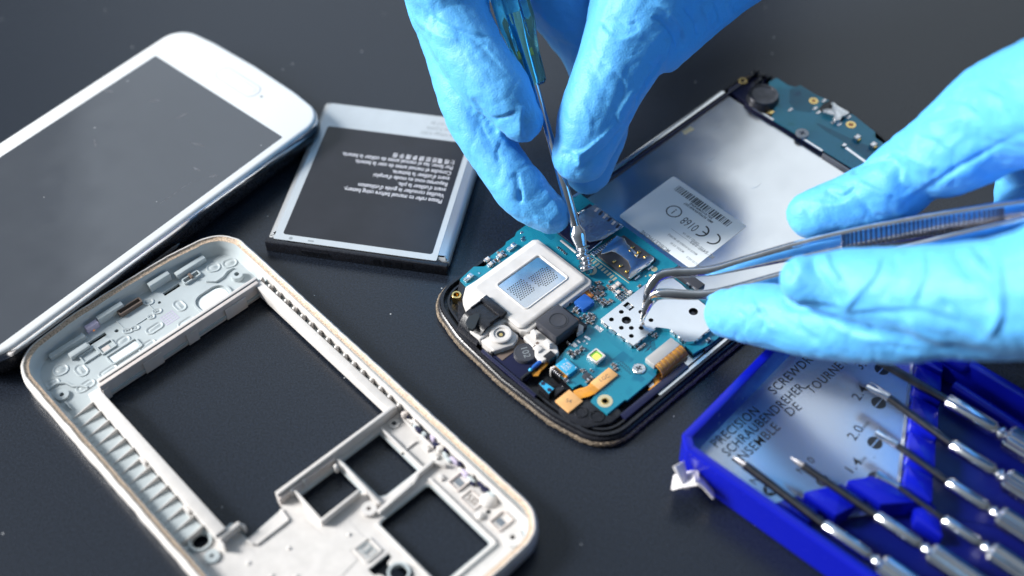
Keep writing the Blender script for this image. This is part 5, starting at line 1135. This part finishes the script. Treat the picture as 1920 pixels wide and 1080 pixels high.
S2 = [
    (h7([(520, 560), (560, 530), (580, 545), (600, 600)]), 6, -.5), (h7([(640, 480), (700, 500), (745, 460)]), 5, -.9), (h7([(600, 520), (680, 530), (740, 490)]), 6, .6),
    (h7([(725, 430), (745, 400), (800, 380), (860, 370)]), 5, -1.1), (h7([(740, 450), (800, 480), (860, 500)]), 7, .8), (h7([(840, 360), (880, 400), (890, 460), (940, 500)]), 8, -.9),
    (h7([(860, 340), (930, 380), (1000, 420)]), 8, .7), (h7([(930, 300), (1000, 330), (1100, 420)]), 9, -.6), (h7([(950, 260), (1040, 250), (1100, 240)]), 7, .6),
    (h7([(980, 230), (1040, 200), (1100, 210), (1160, 260)]), 6, -.7), (h7([(1030, 180), (1100, 130), (1200, 110), (1280, 140)]), 6, .5), (h7([(1060, 150), (1150, 160), (1250, 200)]), 5, -.5),
    (h7([(880, 560), (940, 500), (1060, 420), (1180, 350), (1280, 300)]), 9, -.7), (h7([(1000, 480), (1100, 410), (1230, 330)]), 8, .6), (h7([(1130, 140), (1200, 180), (1240, 260)]), 6, -.5),
    (h7([(770, 520), (800, 560), (880, 570)]), 7, -.5),
    # lower fingers
    (h7([(600, 690), (610, 740), (650, 800), (690, 860)]), 8, -1.1), (h7([(640, 680), (660, 740), (720, 820)]), 7, .7), (h7([(520, 700), (540, 740), (520, 790)]), 6, -.6),
    (h7([(500, 830), (540, 860), (600, 860), (700, 880)]), 6, -1.2), (h7([(820, 700), (800, 760), (740, 830), (700, 880)]), 7, .7), (h7([(870, 690), (870, 760), (830, 840)]), 6, -.6),
    (h7([(960, 690), (960, 760), (920, 860)]), 7, .7), (h7([(1060, 670), (1100, 740), (1160, 800), (1200, 880)]), 7, -1.2), (h7([(1100, 660), (1140, 720), (1200, 780)]), 6, .8),
    (h7([(1150, 670), (1180, 730), (1180, 790)]), 6, -.9), (h7([(1200, 690), (1215, 800), (1210, 900), (1170, 965)]), 7, 1.2), (h7([(1010, 830), (1080, 900), (1160, 960)]), 8, -.8),
    (h7([(700, 890), (830, 880), (960, 880), (1100, 940)]), 7, -.8), (h7([(350, 870), (380, 900), (370, 950)]), 6, -.5), (h7([(420, 860), (440, 900), (430, 950)]), 6, -.6),
    (h7([(400, 840), (420, 880), (480, 950)]), 7, .6), (h7([(540, 880), (560, 930), (620, 980)]), 7, -.6), (h7([(640, 900), (720, 950), (850, 980)]), 7, .7), (h7([(780, 920), (850, 990), (950, 1010)]), 7, -.6),
    (h7([(900, 900), (960, 950), (1060, 990)]), 6, .7), (h7([(290, 900), (300, 940), (330, 970)]), 6, .3)]
glove('gloved_hand', [thumb2, index2, middle2, web2, palm3], S2, P(1700, 480, 30), .56, FO,
      'light blue nitrile gloved hand at the right gripping the bent steel tweezers',
      world=[[(118, -40, 66, 20), (150, -34, 76, 24), (190, -20, 90, 25)]])
GL2 = [x for x in COL.objects if x.name.startswith('gloved_hand')][-1]
sleeve(GL2, [(182, -22, 88, 31), (235, 20, 108, 40), (290, 110, 150, 48), (330, 260, 220, 58)])

# ---- screwdriver with clear teal handle
tip = Vector(tuple(P(1105, 514, 5.2))); hb_ = Vector(tuple(P(1003, 160, 34.8))); ax = (hb_ - tip).normalized(); Ls = (hb_ - tip).length
e = bpy.data.objects.new('screwdriver', None); COL.objects.link(e); e.location = tip
tag(e, 'screwdriver with clear teal faceted handle and steel shaft, held upright by the gloved hand', 'screwdriver')
q = Vector((0, 0, 1)).rotation_difference(ax)
def on_axis(mb):
    mb.v = [tuple(q @ Vector(p)) for p in mb.v]; return mb
m = MB().lathe([(.3, 9.5), (1.2, 10.5), (1.2, Ls * .55), (.95, Ls * .7), (.95, Ls + 18), (.2, Ls + 18)], n=18)
on_axis(m).build('shaft', 'chrome', e, 50)
pr = [(.2, 0), (.8, .1), (1.0, .5)]
for k in range(6): z = .9 + k * 1.05; pr += [(1.15, z), (1.85 - .02 * k, z + .3), (1.8, z + .5), (1.15, z + .85)]
pr += [(1.4, 7.0), (1.5, 7.6), (1.85, 9.4), (1.85, 10.4), (1.2, 12.0)]
m = MB().lathe(pr, n=20); m.v = [(x + .25 * math.sin(z * 2.2) * (z < 7), y + .25 * math.cos(z * 2.2) * (z < 7), z + (.25 * math.atan2(y, x) / math.pi if .5 < z < 7.3 else 0)) for x, y, z in m.v]
on_axis(m).build('threaded_tip', 'chrome', e, 50)
def fluted(prof, n=48, lobes=6):
    vs = []; fs = []
    for r, z, d in prof:
        for i in range(n):
            a = 2 * math.pi * i / n; rr = r * (1 - d * (.5 + .5 * math.cos(a * lobes)) ** 1.5); vs.append((rr * math.cos(a), rr * math.sin(a), z))
    for j in range(len(prof) - 1):
        for i in range(n): fs.append((j * n + i, j * n + (i + 1) % n, (j + 1) * n + (i + 1) % n, (j + 1) * n + i))
    fs.append(tuple(range(n))[::-1]); fs.append(tuple((len(prof) - 1) * n + i for i in range(n))); return MB().add(vs, fs)
hd = fluted([(1.3, Ls, 0), (2.6, Ls + .1, 0), (3.1, Ls + .8, .02), (3.3, Ls + 3, .03), (3.5, Ls + 7, .05), (3.7, Ls + 9, .06), (4.1, Ls + 12, .12), (4.6, Ls + 14, .2), (4.9, Ls + 16, .24), (5.0, Ls + 24, .24), (5.0, Ls + 62, .2), (4.4, Ls + 66, .1), (2, Ls + 68, 0)])
on_axis(hd).build('handle', 'teal_clear', e, 28)
m = MB().box(-1.6, -.35, 1.6, .35, Ls + 7, Ls + 9, 0, .1); on_axis(m).build('shaft_wing', 'gold', e, 30)

# ---- bent tweezers
o_ = Vector(tuple(P(1500, 480, 26))); e = bpy.data.objects.new('tweezers', None); COL.objects.link(e); e.location = o_
tag(e, 'bent-nose polished steel tweezers held over the metal shield by the right gloved hand', 'tweezers')
def arm(pts, name, nrm=(-.1, -.88, .46)):
    c = catmull([(a, b, z, w_, t_) for a, b, z, w_, t_ in pts], 8)
    path = [Vector(tuple(P(a, b, z))) - o_ for a, b, z, _, _ in c]; secs = [(w_, t_) for *_, w_, t_ in c]
    return MB().sweep(path, secs, up=nrm, n=18, sq=3.0).build(name, 'steel', e, 60), path, secs
A1, pa, sa = arm([(1206, 602, 6.0, .35, .35), (1210, 574, 9.5, .75, .6), (1218, 543, 13.5, 1.15, .85), (1234, 520, 16.0, 1.25, .95), (1262, 512, 17.0, 1.15, .9), (1330, 508, 18.5, 1.15, .95), (1400, 492, 21, 1.6, 1.0), (1500, 468, 25, 2.2, 1.0), (1620, 443, 30, 2.6, 1.0), (1760, 420, 35.5, 2.9, 1.0), (1900, 400, 41, 3.1, 1.0), (2060, 378, 47, 3.2, 1.0)], 'arm')
A2, pb, sb = arm([(1203, 602, 6.4, .35, .35), (1209, 585, 8.5, .8, .6), (1222, 560, 11.5, 1.25, .85), (1243, 551, 13.5, 1.25, .95), (1300, 553, 14.5, 1.1, .9), (1350, 549, 16, 1.15, .95), (1440, 528, 20, 1.5, 1.0), (1540, 505, 24, 2.0, 1.0), (1680, 482, 30, 2.5, 1.0), (1820, 452, 36, 2.9, 1.0), (2060, 398, 45, 3.1, 1.0)], 'arm')
upv = Vector((-.1, -.88, .46))
for k in range(26):                                                     # grip ribs across the upper arm's face
    f_ = 56 + k * 1.0; i = int(f_); t = f_ - i
    i = min(i, len(pa) - 2); 
    a = pa[i]; b = pa[i + 1]; 
rib_pts = catmull([(1580, 452, 28.2), (1680, 433, 32.3), (1780, 417, 36.2), (1880, 403, 40.2)], 12)
for k, (a, b, z) in enumerate(rib_pts[::1]):
    p = Vector(tuple(P(a, b, z))) - o_; d = (Vector(tuple(P(a + 10, b - 1.7, z + .4))) - Vector(tuple(P(a, b, z)))).normalized()
    s_ = d.cross(upv).normalized(); n_ = s_.cross(d).normalized()
    MB().sweep([p - s_ * 2.0 + n_ * .98 + d * .35, p + s_ * 2.0 + n_ * .98 - d * .35], [(.30, .2)] * 2, up=tuple(n_), n=6).build('grip_rib', 'grip', e, 40)
